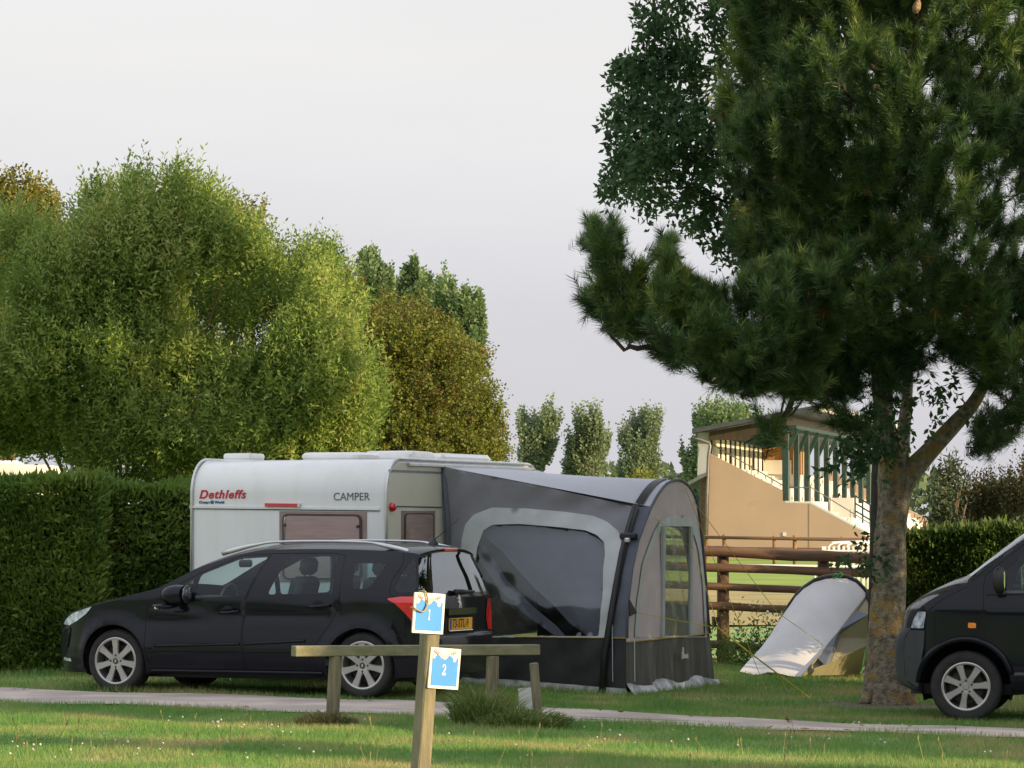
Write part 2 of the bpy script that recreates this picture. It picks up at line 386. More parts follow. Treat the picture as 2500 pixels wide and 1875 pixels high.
# bare earth round the tree foot, tan riding track and bright racecourse turf beyond the fence
def patch(name, cx, cy, rx, ry, mat, dz=.008, n=40):
    v = [(cx, cy, float(gz(cx, cy)) + dz)]
    for rr in (.5, 1.):
        for k in range(n):
            t = 2 * math.pi * k / n; q = rr * (1 + .14 * math.sin(3 * t + 1) + .08 * math.sin(8 * t)); x = cx + rx * q * math.cos(t); y = cy + ry * q * math.sin(t); v.append((x, y, float(gz(x, y)) + dz))
    f = [(0, 1 + k, 1 + (k + 1) % n) for k in range(n)] + [(1 + k, 1 + n + k, 1 + n + (k + 1) % n, 1 + (k + 1) % n) for k in range(n)]
    o = MB().add(v, f).build(name, mat, None, True); o['kind'] = 'structure'; return o
patch('bare_earth', 3.95, 36.75, .95, .75, M('earth', (.15, .115, .08), .95, var=.35, scale=8, bump=.6))
def band(name, y0, y1, mat, dz):
    xs = np.arange(-60, 60.1, 3); yy = np.linspace(y0, y1, 12); X, Y = np.meshgrid(xs, yy)
    o = gridmesh(name, X, Y, gz(X, Y) + dz, mat); o['kind'] = 'structure'
band('riding_track', 60, 84, M('track_hay', (.42, .29, .12), .9, var=.25, scale=.8, bump=.4, bscale=10, c2=(.22, .22, .06)), .03)
band('racecourse_turf', 84.2, 132, M('race_turf', (.21, .29, .03), .9, var=.2, scale=.5, bump=.5, bscale=12), .03)

# ------------------------------------------------------------------ grass as real blades
def blades(n, x0, x1, y0, y1, h0, h1, wid, keep=None):
    y = rng.uniform(y0, y1, n); x = rng.uniform(-1, 1, n) * (.1437 * y + .8)
    x = np.clip(x, x0, x1)
    m = ~((y > road_near(x) + .02 + .1 * rng.random(n)) & (y < road_far(x) - .02 - .1 * rng.random(n)))
    m &= rng.random(n) < (.35 + .9 * vn(np.stack([x, y, 0 * x], -1), 1.1))
    m &= (((x - 3.95) / .9) ** 2 + ((y - 36.6) / .65) ** 2 > .5 + .6 * rng.random(n))
    x, y = x[m], y[m]; n = len(x)
    z = gz(x, y); a = rng.uniform(0, 2 * np.pi, n); h = rng.uniform(h0, h1, n) * (.6 + .8 * vn(np.stack([x, y, 0 * x], -1), 1.6, 9))
    ln = rng.normal(0, .4, (n, 2)) * h[:, None]
    sx, sy = np.cos(a) * wid / 2, np.sin(a) * wid / 2
    b = np.stack([x, y, z - .005], -1); t = np.stack([x + ln[:, 0], y + ln[:, 1], z + h], -1); s = np.stack([sx, sy, 0 * sx], -1)
    return np.stack([b - s, b + s, t], 1)
m_blade = grassmat('grass_blade', .4, True)
B = np.concatenate([blades(330000, -9, 9, 23.3, 36, .03, .065, .007), blades(190000, -9, 9, 33, 47.5, .04, .085, .009)])
tag(facemesh('grass', B, 3, m_blade), 'short mown green grass blades covering the pitches and verges', 'grass', kind='stuff')
# dry seed stalks and clover heads in the near verge
n = 90; y = rng.uniform(23.5, 29, n); x = rng.uniform(-1, 1, n) * (.1437 * y + .3); z = gz(x, y); h = rng.uniform(.07, .2, n); k = rng.normal(0, .3, (n, 2)) * h[:, None]
b = np.stack([x, y, z], -1); t = np.stack([x + k[:, 0], y + k[:, 1], z + h], -1); s = np.array([.0025, 0, 0]); up = np.array([0, 0, .03])
tag(facemesh('grass_stalks', np.concatenate([np.stack([b - s, b + s, t + s * .6, t - s * .6], 1), np.stack([t - up * .5, t + s * 2.2 + up * .3, t + up * 1.2, t - s * 2.2 + up * .3], 1)]), 4, M('dry_stalk', (.24, .21, .08), .8, var=.3)), 'thin dry seed stalks standing in the near lawn', 'grass', kind='stuff')
n = 190; y = rng.uniform(24.5, 30.3, n); x = rng.uniform(-1, 1, n) * (.1437 * y + .3)
kp = vn(np.stack([x, y, 0 * x], -1), .8, 4) > .4; x, y = x[kp], y[kp]; z = gz(x, y) + rng.uniform(.05, .09, len(x))
cl = MB(); mm = MB()
for i in range(len(x)):
    r_ = random.uniform(.006, .011); cl.lathe([(0.001, -r_ * .7), (r_ * .8, -r_ * .4), (r_, .1 * r_), (r_ * .7, r_ * .7), (.001, r_)], (x[i], y[i], z[i]), n=6)
tag(cl.build('clover_flowers', M('clover_white', (.50, .45, .40), .8, var=.3, scale=3), None, True), 'small white clover heads scattered through the near lawn', 'flowers', kind='stuff')

# fallen leaves blown along the lane edge
n = 70; x = rng.uniform(-5, 5, n); e_ = rng.random(n) ** 2 * .5; y = np.where(rng.random(n) < .6, road_far(x) - e_, road_near(x) + e_); z = gz(x, y) + .032; a = rng.uniform(0, 6.28, n); L_ = rng.uniform(.02, .05, n)
d = np.stack([np.cos(a), np.sin(a), rng.normal(0, .15, n)], -1) * L_[:, None]; s = np.stack([-np.sin(a), np.cos(a), rng.normal(0, .2, n)], -1) * L_[:, None] * .5; p = np.stack([x, y, z], -1)
tag(facemesh('fallen_leaves', np.stack([p - d, p + s, p + d, p - s], 1), 4, M('leaf_litter', (.20, .11, .05), .8, var=.4, scale=3)), 'scattered brown fallen leaves along the lane edges', 'leaves', kind='stuff')
# ------------------------------------------------------------------ vehicles
m_black = M('black_paint', (.005, .0065, .012), .45, var=.1, scale=2, coat=.5, spec=.06)
m_black.node_tree.nodes['Principled BSDF'].inputs['Coat Roughness'].default_value = .06
m_trim = M('black_plastic', (.018, .018, .019), .55, var=.15, scale=8, bump=.05)
m_seam = M('seam_rubber', (.004, .004, .004), .8)
m_tyre = M('tyre_rubber', (.022, .021, .021), .8, var=.2, scale=14, bump=.3, bscale=40)
m_alloy = M('alloy', (.44, .43, .42), .35, metal=.8, var=.06, scale=6)
m_brake = M('brake_iron', (.05, .045, .04), .6, metal=.4, var=.3)
m_chrome = M('chrome', (.75, .76, .78), .12, metal=1., var=.04)
m_glass = glass('car_glass', (.84, .95, .93), 1.45)
m_glass_rear = glass('rear_side_glass', (.66, .82, .80), 1.45)
m_glass_dark = glass('privacy_glass', (.48, .66, .64), 1.5)
m_rearglass = glass('rear_glass', (.10, .13, .13), 3.2)
m_lamp = M('lamp_lens', (.78, .86, .98), .12, metal=.1, c2=(.25, .30, .36), scale=16, coat=1)
m_red = M('red_lens', (.62, .012, .018), .2, var=.08, scale=25, coat=1)
m_amber = M('amber_lens', (.85, .25, .03), .25, var=.2, scale=20, coat=1)
m_silver = M('silver_rail', (.60, .62, .66), .3, metal=.6, var=.05)
m_seat = M('seat_cloth', (.035, .036, .04), .9, var=.2, scale=20, bump=.2)
m_dash = M('dash_grey', (.05, .052, .055), .8, var=.15)
m_white = M('white_plastic', (.72, .72, .70), .5, var=.06)

def wheel(root, c, r, rr, width, nspoke=7, a0=90., emblem=True, hubcol=None, side=-1):
    w = sub('wheel', root); cx, cy, cz = c; ax = (0, side, 0)
    o = Vector(c)                        # c = centre of the outer face
    h = width
    t = MB(); prof = [(rr, -.012), (rr + .012, .002), (r * .86, .012), (r * .95, .004), (r * .985, -.02), (r, -.05), (r, -h + .05), (r * .985, -h + .02), (r * .93, -h), (rr, -h)]
    t.lathe(prof, o, ax, 48)
    for k in range(60):                  # tread blocks' shoulder grooves
        pass
    t.build('tyre', m_tyre, w, True, angle=50)
    m = MB()
    m.lathe([(rr + .010, -.004), (rr + .012, .004), (rr + .002, .008), (rr - .012, .003), (rr - .016, -.02), (rr - .02, -.10), (rr - .035, -.14)], o, ax, 48)
    ex, ez = Vector((1, 0, 0)), Vector((0, 0, 1)); dp = Vector(ax)
    for k in range(nspoke):
        a = R(a0 + 360 * k / nspoke); u = ex * math.cos(a) + ez * math.sin(a); v = ex * -math.sin(a) + ez * math.cos(a)
        st = [(.035, .040, -.012), (.075, .030, -.008), (rr * .6, .031, -.012), (rr - .01, .041, -.008)]
        rings = []
        for q, hw, d in st:
            p = o + u * q + dp * d
            rings.append([p - v * hw, p - v * hw * .8 + dp * .010, p + v * hw * .8 + dp * .010, p + v * hw, p + v * hw * .7 - dp * .035, p - v * hw * .7 - dp * .035])
        m.loft(rings, True, True)
    m.lathe([(.001, .004), (.03, .003), (.034, -.002), (.075, -.004), (.085, -.03)], o, ax, 28)
    m.build('rim', m_alloy, w, True, angle=35)
    b = MB(); b.lathe([(.001, -.075), (rr * .72, -.075), (rr * .72, -.09), (rr - .02, -.12), (rr - .02, -.125), (.001, -.125)], o, ax, 32); b.build('brake_disc', m_brake, w, True, angle=40)
    for k in range(5 if hubcol else 4):
        a = R(90 + 360 / (5 if hubcol else 4) * k); q = o + (ex * math.cos(a) + ez * math.sin(a)) * .057
        MB().lathe([(.001, .0015), (.011, .0015), (.012, -.006)], q, ax, 10).build('wheel_bolt', m_trim, w, True, angle=40)
    if emblem:
        e = MB(); e.lathe([(.001, .0065), (.027, .0065), (.029, .002)], o, ax, 20); e.build('hub_cap', hubcol or m_trim, w, True, angle=40)
        if not hubcol:
            s = MB(); pts = [(-.3, -.8), (-.1, -.2), (-.6, 0), (-.2, .3), (-.5, .7), (0, .5), (.3, .9), (.4, .4), (.8, .3), (.3, 0), (.6, -.7), (.2, -.4), (0, -.9)]
            s.prism([o + ex * x * .021 + ez * z * .021 + dp * .0068 for x, z in pts], dp * .001); s.build('emblem', m_chrome, w)
    return w

class Vehicle:
    """side skins and the strip over nose, roof and tail, from an edge line E, a centre line C and a plan function W(x,z)"""
    def __init__(s, root, width, E, C, W, arches, sill, power=2.6):
        s.root, s.width, s.W, s.sill, s.arches = root, width, W, sill, arches
        s.sub = 4; s.E = smooth_line(E, 4); s.C = smooth_line(C, 4); s.power = power
        s.S = np.linspace(-1, 1, 25)
        n = len(s.E); yE = W(s.E[:, 0], s.E[:, 1])
        Gd = np.zeros((n, 25, 3)); f = 1 - np.abs(s.S) ** power
        for j in range(25):
            Gd[:, j, 0] = s.E[:, 0] + (s.C[:, 0] - s.E[:, 0]) * f[j]; Gd[:, j, 2] = s.E[:, 1] + (s.C[:, 1] - s.E[:, 1]) * f[j]
            Gd[:, j, 1] = width / 2 + s.S[j] * (width / 2 - yE)
        s.G = Gd
        du = np.gradient(Gd, axis=0); dv = np.gradient(Gd, axis=1); s.N = nrm(np.cross(dv, du)); 
        if s.N[n // 2, 12, 2] < 0: s.N = -s.N
    def strip(s, name, k0, k1, mat, j0=0, j1=24, off=0., parent=None):
        a, b = int(k0 * s.sub), int(k1 * s.sub); V = s.G[a:b + 1, j0:j1 + 1] + s.N[a:b + 1, j0:j1 + 1] * off; N = s.N[a:b + 1, j0:j1 + 1]
        ny, nx = V.shape[:2]; i = np.arange(ny - 1)[:, None] * nx + np.arange(nx - 1)[None]; F = np.stack([i, i + nx, i + nx + 1, i + 1], -1).reshape(-1, 4)
        V = V.reshape(-1, 3); N = N.reshape(-1, 3)
        f0 = F[len(F) // 2]; nn = np.cross(V[f0[1]] - V[f0[0]], V[f0[2]] - V[f0[0]])
        if nn @ N[f0[0]] < 0: F = F[:, ::-1]
        me = bpy.data.meshes.new(name); me.from_pydata(V.tolist(), [], F.tolist()); me.materials.append(mat)
        me.polygons.foreach_set('use_smooth', [True] * len(F)); me.update(); me.normals_split_custom_set_from_vertices(N.tolist())
        return link(name, me, parent or s.root)
    def at(s, k, sj):                     # point and normal on the strip
        a = min(k * s.sub, len(s.E) - 1.001); i = int(a); t = a - i; b = (sj + 1) * 12; j = min(int(b), 23); q = b - j
        g = lambda A: (A[i, j] * (1 - t) * (1 - q) + A[i + 1, j] * t * (1 - q) + A[i, j + 1] * (1 - t) * q + A[i + 1, j + 1] * t * q)
        return Vector(g(s.G)), Vector(g(s.N)).normalized()
    def outline(s):
        pts = [tuple(p) for p in s.E]; x = pts[-1][0]; z = pts[-1][1]
        for cx, cz, r in sorted(s.arches, key=lambda q: -q[0]):
            h = s.sill - cz; a = math.asin(max(-1, min(1, h / r)))
            for k in range(25):
                t = a + (math.pi - 2 * a) * k / 24; pts.append((cx + r * math.cos(t), cz + r * math.sin(t)))
        return pts
    def n_at(s, x, z, far=False):
        e = .004; wx = (s.W(x + e, z) - s.W(x - e, z)) / (2 * e); wz = (s.W(x, z + e) - s.W(x, z - e)) / (2 * e)
        n = nrm(np.stack([wx, -np.ones_like(wx), wz], -1))
        if far: n = n * np.array([1, -1, 1])
        return n
    def map(s, xz, off=0., far=False):
        xz = np.asarray(xz, float); x, z = xz[..., 0], xz[..., 1]; y = s.W(x, z)
        p = np.stack([x, y, z], -1) + s.n_at(x, z) * off
        if far: p[..., 1] = s.width - p[..., 1]
        return p
    def sides(s, windows, doors, lines, mbody, far_simple=False):
        loops = [s.outline()] + [w[1] for w in windows] + [d[1] for d in doors]
        V, F, c = cdt([l for l in loops], lines, .075)
        lab = np.full(len(F), -1)
        for i, d in enumerate(doors): lab[pip(d[1], c)] = 100 + i
        for i, w in enumerate(windows): lab[pip(w[1], c)] = i
        res = {}
        for far in (False, True):
            P3 = s.map(V, 0, far); N = s.n_at(V[:, 0], V[:, 1], far)
            f0 = F[0]; nn = np.cross(P3[f0[1]] - P3[f0[0]], P3[f0[2]] - P3[f0[0]]); flip = nn @ N[f0[0]] < 0
            submesh('side_panel', P3, F[lab == -1], mbody, s.root, N, flip)
            dp = []
            for i, d in enumerate(doors): dp.append(submesh(d[0], P3, F[lab == 100 + i], mbody, s.root, N, flip))
            for i, w in enumerate(windows):
                par = s.root
                for k, d in enumerate(doors):
                    if pip(d[1], np.mean(np.array(w[1]), 0)[None])[0]: par = dp[k]
                submesh('window', P3, F[lab == i], w[2], par, N, flip)
            res[far] = dp
        for far in (False, True):
            for i, d in enumerate(doors):
                q = dens(list(d[1]), .05); MB().tube([*s.map(q + [q[0]], .0008, far)], .0032, 5, False).build('door_seam', m_seam, res[far][i])
            for l in lines: MB().tube([*s.map(dens(list(l), .05, False), .0008, far)], .0032, 5, False).build('panel_seam', m_seam, s.root)
        return res
    def patch(s, name, poly, mat, off=.004, parent=None, far=False, step=.05):
        V, F, c = cdt([poly], [], step); P3 = s.map(V, off, far); N = s.n_at(V[:, 0], V[:, 1], far)
        f0 = F[0]; nn = np.cross(P3[f0[1]] - P3[f0[0]], P3[f0[2]] - P3[f0[0]])
        return submesh(name, P3, F, mat, parent or s.root, N, nn @ N[f0[0]] < 0)
    def bars(s, name, line, r, mat, flat=.4, parent=None, off=.004, far=False):
        m = MB(); m.tube([*s.map(dens(list(line), .06, False), off, far)], r, 8, True); return m.build(name, mat, parent or s.root, True)

# ------------------------------------------------------------------ the black estate car
CO = (-.1115 * 35.1, 35.1, .037 + .0)
car = thing('estate_car', 'black estate car with roof rails and yellow plate parked before the caravan', 'car', CO, R(-24))
CW = 1.80
def Wc(x, z):
    x = np.asarray(x, float); z = np.asarray(z, float)
    y = .31 * np.clip((z - .93) / .5, 0, 2) ** 1.25 + .05 * np.clip((.45 - z) / .28, 0, 2) ** 2
    y = y + .36 * np.clip((-x - .0) / .80, 0, 2) ** 2.6 + .26 * np.clip((x - 3.0) / .44, 0, 2) ** 2.3
    y = y + .012 * np.cos((z - .8) * 9) * sst(-.2, .4, x) * (1 - sst(2.7, 3.1, x)) - .01
    q = z - (.735 + .048 * x); y = y + (.020 * np.exp(-((q + .03) / .05) ** 2) - .012 * np.exp(-((q - .035) / .03) ** 2)) * sst(.2, .7, x) * (1 - sst(2.3, 2.9, x))
    y = y - .018 * np.exp(-(np.hypot(x - 0, z - .31) - .37) ** 2 / .004) - .02 * np.exp(-(np.hypot(x - 2.708, z - .31) - .37) ** 2 / .004)
    return y
CE = [(-.70, .19), (-.78, .34), (-.80, .53), (-.755, .67), (-.60, .755), (-.28, .85), (.12, .935), (.42, 1.01), (.68, 1.13), (.95, 1.265), (1.25, 1.365), (1.5, 1.405), (1.8, 1.42), (2.4, 1.42), (3.0, 1.40), (3.27, 1.375), (3.30, 1.335), (3.40, 1.17), (3.475, 1.0), (3.50, .93), (3.53, .76), (3.54, .615), (3.585, .57), (3.60, .38), (3.54, .22)]
CC = [(-.86, .19), (-.92, .36), (-.93, .54), (-.90, .66), (-.78, .77), (-.42, .89), (0, .985), (.30, 1.06), (.56, 1.19), (.86, 1.325), (1.2, 1.43), (1.45, 1.465), (1.8, 1.485), (2.4, 1.485), (3.0, 1.465), (3.36, 1.43), (3.36, 1.395), (3.47, 1.20), (3.56, 1.0), (3.585, .93), (3.60, .76), (3.60, .615), (3.66, .57), (3.665, .38), (3.60, .22)]
tl_ = lambda x: x if x < 3.1 and x > -.5 else (x - .05 if x < 0 else 3.1 + (x - 3.1) * .45)
CE = [(tl_(x), z) for x, z in CE]; CC = [(tl_(x), z) for x, z in CC]
cv = Vehicle(car, CW, CE, CC, Wc, [(0, .31, .365), (2.708, .31, .365)], .20)
fw = rpoly([(.72, 1.0 + .06), (.83, 1.03), (.87, 1.155), (1.30, 1.335), (1.60, 1.348), (1.455, .965), (.80, .925), (.62, .92)], .04)
w1 = rpoly([(.90, .945), (.925, 1.17), (1.30, 1.325), (1.595, 1.342), (1.455, .972)], .035)
wq = rpoly([(.56, .935), (.62, .99), (.86, 1.125), (.845, .945), (.6, .915)], .03)
w2 = rpoly([(1.70, .985), (1.83, 1.352), (2.33, 1.352), (2.395, 1.03), (2.385, 1.0)], .04)
w3 = rpoly([(2.60, 1.05), (2.555, 1.29), (2.895, 1.285), (2.79, 1.07), (2.74, 1.045)], .04)
w4 = rpoly([(3.06, 1.04), (3.075, 1.16), (3.14, 1.27), (3.255, 1.335), (3.30, 1.30), (3.43, 1.06), (3.41, 1.02), (3.1, 1.015)], .04); w4 = [(tl_(x) - .01, z) for x, z in w4]
d1 = [(.385, .87), (.50, .925), (.60, 1.02), (.90, 1.185), (1.30, 1.358), (1.60, 1.375), (1.53, 1.2), (1.43, .85), (1.42, .60), (1.44, .275), (.42, .275), (.36, .40), (.36, .75)]
d2 = [(1.62, 1.378), (2.30, 1.385), (2.42, 1.36), (2.475, 1.02), (2.465, .88), (2.40, .74), (2.24, .52), (2.10, .275), (1.458, .275), (1.438, .60), (1.448, .85), (1.545, 1.19)]
lines = [[(3.03, 1.385), (3.06, 1.28), (2.99, 1.12), (3.0, 1.0), (3.12, .955)], [(3.02, .60), (3.2, .615), (3.38, .615)]]
dr = cv.sides([('w', w1, m_glass), ('w', wq, m_glass), ('w', w2, m_glass_rear), ('w', w3, m_glass_dark), ('w', w4, m_glass_dark)], [('door', d1), ('door', d2)], lines, m_black)
cv.strip('front_bumper', 0, 3, m_black); cv.strip('bonnet', 3, 7, m_black)
cv.strip('windscreen_pillar', 7, 11, m_black, 0, 3); cv.strip('windscreen_pillar', 7, 11, m_black, 21, 24); cv.strip('windscreen', 7, 11, m_glass, 3, 21)
cv.strip('roof', 11, 15, m_black); cv.strip('roof_spoiler', 15, 16, m_black); cv.strip('rear_window', 16, 18, m_rearglass); cv.strip('tailgate', 18, 21, m_black)
cv.strip('rear_bumper', 21, len(CE) - 1, m_black)
un = MB(); un.box((1.35, .9, .2), (3.6, 1.25, .08)); un.build('underbody', m_trim, car)
# wheel housings
def housing(root, cx, y0, y1, yc, r, zc):
    h = MB(); ring = lambda y: [Vector((cx + r * math.cos(t), y, zc + r * math.sin(t))) for t in [R(-20 + 220 * k / 20) for k in range(21)]]
    h.loft([ring(y0), ring(y1)], False); h.add(ring(yc), [tuple(range(21))]); h.build('wheel_housing', m_seam, root)
for cx in (0, 2.708):
    for y0, y1, yc in ((.07, .45, .45), (CW - .45, CW - .07, CW - .45)): housing(car, cx, y0, y1, yc, .372, .31)
for cx in (0, 2.708):
    for y, sd_ in ((.035, -1), (CW - .035, 1)):
        wheel(car, (cx, y, .317), .317, .222, .21, 7, 90 + 3, side=sd_)
# lamps, handles, trims
cv.patch('headlight', rpoly([(-.735, .665), (-.68, .71), (-.54, .775), (-.25, .852), (-.33, .775), (-.46, .705), (-.60, .655)], .02), m_lamp, .006, step=.03)
cv.patch('headlight', rpoly([(-.735, .665), (-.68, .71), (-.54, .775), (-.25, .852), (-.33, .775), (-.46, .705), (-.60, .655)], .02), m_lamp, .006, far=True, step=.03)
cv.bars('bumper_trim', [(-.75, .60), (-.66, .635), (-.585, .63), (-.60, .55), (-.64, .44)], .012, m_black, off=.004)
cv.patch('fog_lamp', rpoly([(-.75, .305), (-.74, .335), (-.58, .33), (-.57, .30)], .01), m_lamp, .004)
for far in (False, True):
    TL = [(2.98, .955), (3.08, .905), (3.24, .825), (3.36, .755), (3.47, .68), (3.53, .72), (3.50, .95), (3.42, .975), (3.15, .975)]
    TL = [(tl_(x), z) for x, z in TL]
    tl = cv.patch('tail_light', rpoly(TL, .03), m_red, .007, far=far, step=.04)
    k = MB(); g = []
    for kk in np.linspace(19.0, 20.9, 7):
        g.append([Vector(cv.at(kk, (1 if far else -1) * sj)[0]) + cv.at(kk, (1 if far else -1) * sj)[1] * .007 for sj in np.linspace(1, .80 + .08 * abs(kk - 20), 7)])
    k.loft(g, False); k.build('tail_light_inner', m_red, tl, True)
for d, xz in zip(dr[False], (((1.17, .815), (1.40, .83)), ((2.15, .875), (2.39, .89)))):
    m = MB(); (xa, za), (xb, zb) = xz; c = [((xa + xb) / 2 - .02, (za + zb) / 2)]
    q = [Vector(cv.map([(xa + (xb - xa) * t, za + (zb - za) * t)], .006 + .028 * math.sin(math.pi * t) ** .6)[0]) for t in np.linspace(0, 1, 9)]
    m.tube(q, [.010, .013, .015, .016, .016, .016, .015, .013, .010], 8); m.build('handle', m_black, d, True)
    cup = [((xa + xb) / 2 - .015 + .062 * math.cos(t), (za + zb) / 2 + .052 * math.sin(t)) for t in np.linspace(0, 2 * math.pi, 20, False)]
    cv.patch('handle_recess', cup, m_seam, .003, parent=d)
cv.bars('side_strip', [(.47, .475), (1.41, .505)], .014, m_black, parent=dr[False][0]); cv.bars('side_strip', [(1.46, .507), (2.12, .545)], .014, m_black, parent=dr[False][1])
cv.bars('sill_trim', [(.42, .235), (2.30, .24)], .016, m_silver if False else m_black, off=.006)
# roof rails
for y in (.335, CW - .335):
    q = smooth_line([(1.05, 1.375), (1.28, 1.435), (1.42, 1.462), (1.6, 1.488), (2.1, 1.498), (2.6, 1.488), (2.75, 1.465), (3.0, 1.415), (3.05, 1.395)], 3)
    m = MB(); yy = [y - .05 + .05 * min(1, max(0, (p[0] - 1.0) / .5)) for p in q]
    rr = [.011 + .011 * (1 - sst(1.2, 1.5, p[0]) * (1 - sst(2.65, 2.85, p[0]))) for p in q]
    m.tube([(p[0], b_, p[1]) for p, b_ in zip(q, yy)], rr, 8, True, flat=1.2); m.build('roof_rail', m_silver, car, True)
m = MB(); m.lathe([(.001, .05), (.02, .04), (.05, .0), (.055, -.02)], (3.02, .95, 1.475), n=14); m.tube([(3.02, .95, 1.50), (3.06, .95, 1.53), (3.30, .95, 1.72)], [.008, .005, .0025], 6); m.build('aerial', m_trim, car, True)
# door mirror
m = MB(); g = []
for t, r_ in zip(np.linspace(0, 1, 8), (.02, .065, .088, .098, .10, .098, .092, .085)):
    cx = .60 + .27 * t; g.append([Vector((cx + .10 * math.cos(a) * (.2 if t > .9 else .3) * t, -.12 + 1.15 * r_ * math.cos(a), .965 + .02 * t + 1.0 * r_ * math.sin(a))) for a in np.linspace(0, 2 * math.pi, 14, False)])
m.loft(g, True, True); m.tube([(.66, .06, .90), (.66, -.06, .91)], [.035, .03], 8)
mi = m.build('door_mirror', m_black, car, True, angle=60)
m = MB(); m.lathe([(.001, .003), (.085, .003), (.09, 0)], (.885, -.12, .985), (1, -.05, 0), 16); m.build('mirror_glass', m_chrome, mi, True)
m = MB(); m.box((.62, -.215, .855), (.09, .02, .034), bev=.008); m.build('indicator', m_white, mi)
m = MB(); m.tube([(.56, -.20, .865), (.64, -.215, .86), (.72, -.16, .865), (.75, -.08, .875)], [.02, .026, .024, .02], 8); m.build('mirror_foot', m_black, mi, True)
# tailgate: number plate, grip, lion badge, wiper, brake light
def tailframe(k, sj):
    p, n = cv.at(k, sj); y = Vector((0, -1, 0)); y = (y - n * y.dot(n)).normalized(); return p, n, y, n.cross(y) if n.cross(y).z > 0 else -n.cross(y)
p, n, rt, up = tailframe(20.35, 0)
rt = Vector((0, 1, 0)); rt = (rt - n * rt.dot(n)).normalized(); up = n.cross(rt); up = up if up.z > 0 else -up
F3 = lambda x, z, d: p + rt * x + up * z + n * d
m = MB(); m.prism([F3(x, z, .002) for x, z in rpoly([(-.34, -.10), (.34, -.10), (.36, .12), (-.36, .12)], .03)], n * .004); m.build('plate_recess', m_seam, car)
m = MB(); m.prism([F3(x, z, .004) for x, z in rpoly([(-.33, .085), (.33, .085), (.32, .15), (-.32, .15)], .025)], n * .035); m.build('boot_grip', m_black, car)
m = MB(); m.prism([F3(x, z, .010) for x, z in ((-.262, -.06), (.262, -.06), (.262, .055), (-.262, .055))], n * .008)
pl = m.build('number_plate', M('plate_yellow', (.80, .40, .03), .45, var=.06), car)
m = MB(); m.prism([F3(x, z, .0185) for x, z in ((-.258, -.055), (-.215, -.055), (-.215, .05), (-.258, .05))], n * .001); m.build('plate_band', M('plate_blue', (.02, .07, .35), .4), pl)
mt = Matrix((rt, up, n)).transposed().to_4x4(); mt.translation = F3(-.195, -.036, .019)
text('plate_letters', '73-STL-9', .115, M('plate_ink', (.01, .01, .01), .5), mt, pl, .0006, 0, .0015, 1.02, .86)
m = MB(); m.tube([F3(-.27, -.067, .02), F3(.27, -.067, .02)], .005, 6); m.build('plate_holder', m_chrome, pl)
p2, n2, _, _ = tailframe(19.1, 0); u2 = n2.cross(rt); u2 = u2 if u2.z > 0 else -u2
lion = [(-.10, -.5), (.02, -.15), (-.25, -.05), (-.22, .05), (-.02, .05), (-.12, .22), (-.35, .18), (-.33, .28), (-.1, .32), (-.18, .42), (-.05, .5), (.12, .46), (.2, .3), (.18, .1), (.3, -.1), (.28, -.45), (.42, -.5), (.2, -.52), (.15, -.2), (.06, -.3), (.02, -.52)]
m = MB(); m.prism([p2 + rt * x * .14 + u2 * z * .13 + n2 * .002 for x, z in lion], n2 * .006); m.build('badge', M('badge_silver', (.80, .80, .80), .45, metal=.2), car)
a_, na = cv.at(18.0, 0); m = MB(); a0 = a_ + na * .03 + Vector((.0, -.1, .0)); m.tube([a0 + rt * -.02, a0 + rt * .12 + na * .02, a0 + rt * .42], [.03, .022, .010], 8); m.tube([a0 + rt * .05 + na * .012, a0 + rt * .45 - na * .01], .008, 6); m.build('rear_wiper', m_trim, car, True)
b0, nb = cv.at(15.55, 0); m = MB(); m.box(b0 + nb * .006, (.02, .30, .03), bev=.006); m.build('brake_light', m_red, car)
# cabin
def seat(x, y, wd=.46):
    m = MB()
    m.box((x - .12, y, .55), (.5, wd, .16), bev=.05)
    m.box((x + .2, y, .85), (.14, wd, .62), Matrix.Rotation(R(14), 3, 'Y'), bev=.05)
    m.box((x + .30, y, 1.255), (.10, .27, .17), Matrix.Rotation(R(10), 3, 'Y'), bev=.04)
    m.tube([(x + .27, y - .06, 1.05), (x + .29, y - .06, 1.22)], .007, 6); m.tube([(x + .27, y + .06, 1.05), (x + .29, y + .06, 1.22)], .007, 6)
    m.build('seat', m_seat, car, True, angle=40)
for y in (.45, CW - .45): seat(1.62, y)
for y in (.42, CW / 2, CW - .42): seat(2.42, y, .44)
m = MB(); m.box((.62, CW / 2, .83), (.5, 1.45, .2), bev=.08); m.box((.8, .46, .9), (.2, .4, .12), bev=.05); m.build('dashboard', m_dash, car)
MB().box((3.02, .9, .55), (.4, 1.3, .5), bev=.05).build('boot_floor', m_dash, car)
m = MB(); g = [(1.02 + .10 * math.cos(t) * .35, .46 + .185 * math.sin(t), .90 + .185 * math.cos(t) * .92) for t in np.linspace(0, 2 * math.pi, 25)]; m.tube(g, .014, 8, False); m.tube([(.8, .46, .84), (1.02, .46, .90)], .03, 8); m.tube([(1.0, .29, .90), (1.0, .63, .90)], .02, 6); m.build('steering_wheel', m_dash, car, True)
m = MB(); m.box((.98, .9, 1.27), (.04, .25, .075), bev=.02); m.tube([(.94, .9, 1.31), (.92, .9, 1.37)], .012, 6); m.build('interior_mirror', m_trim, car)

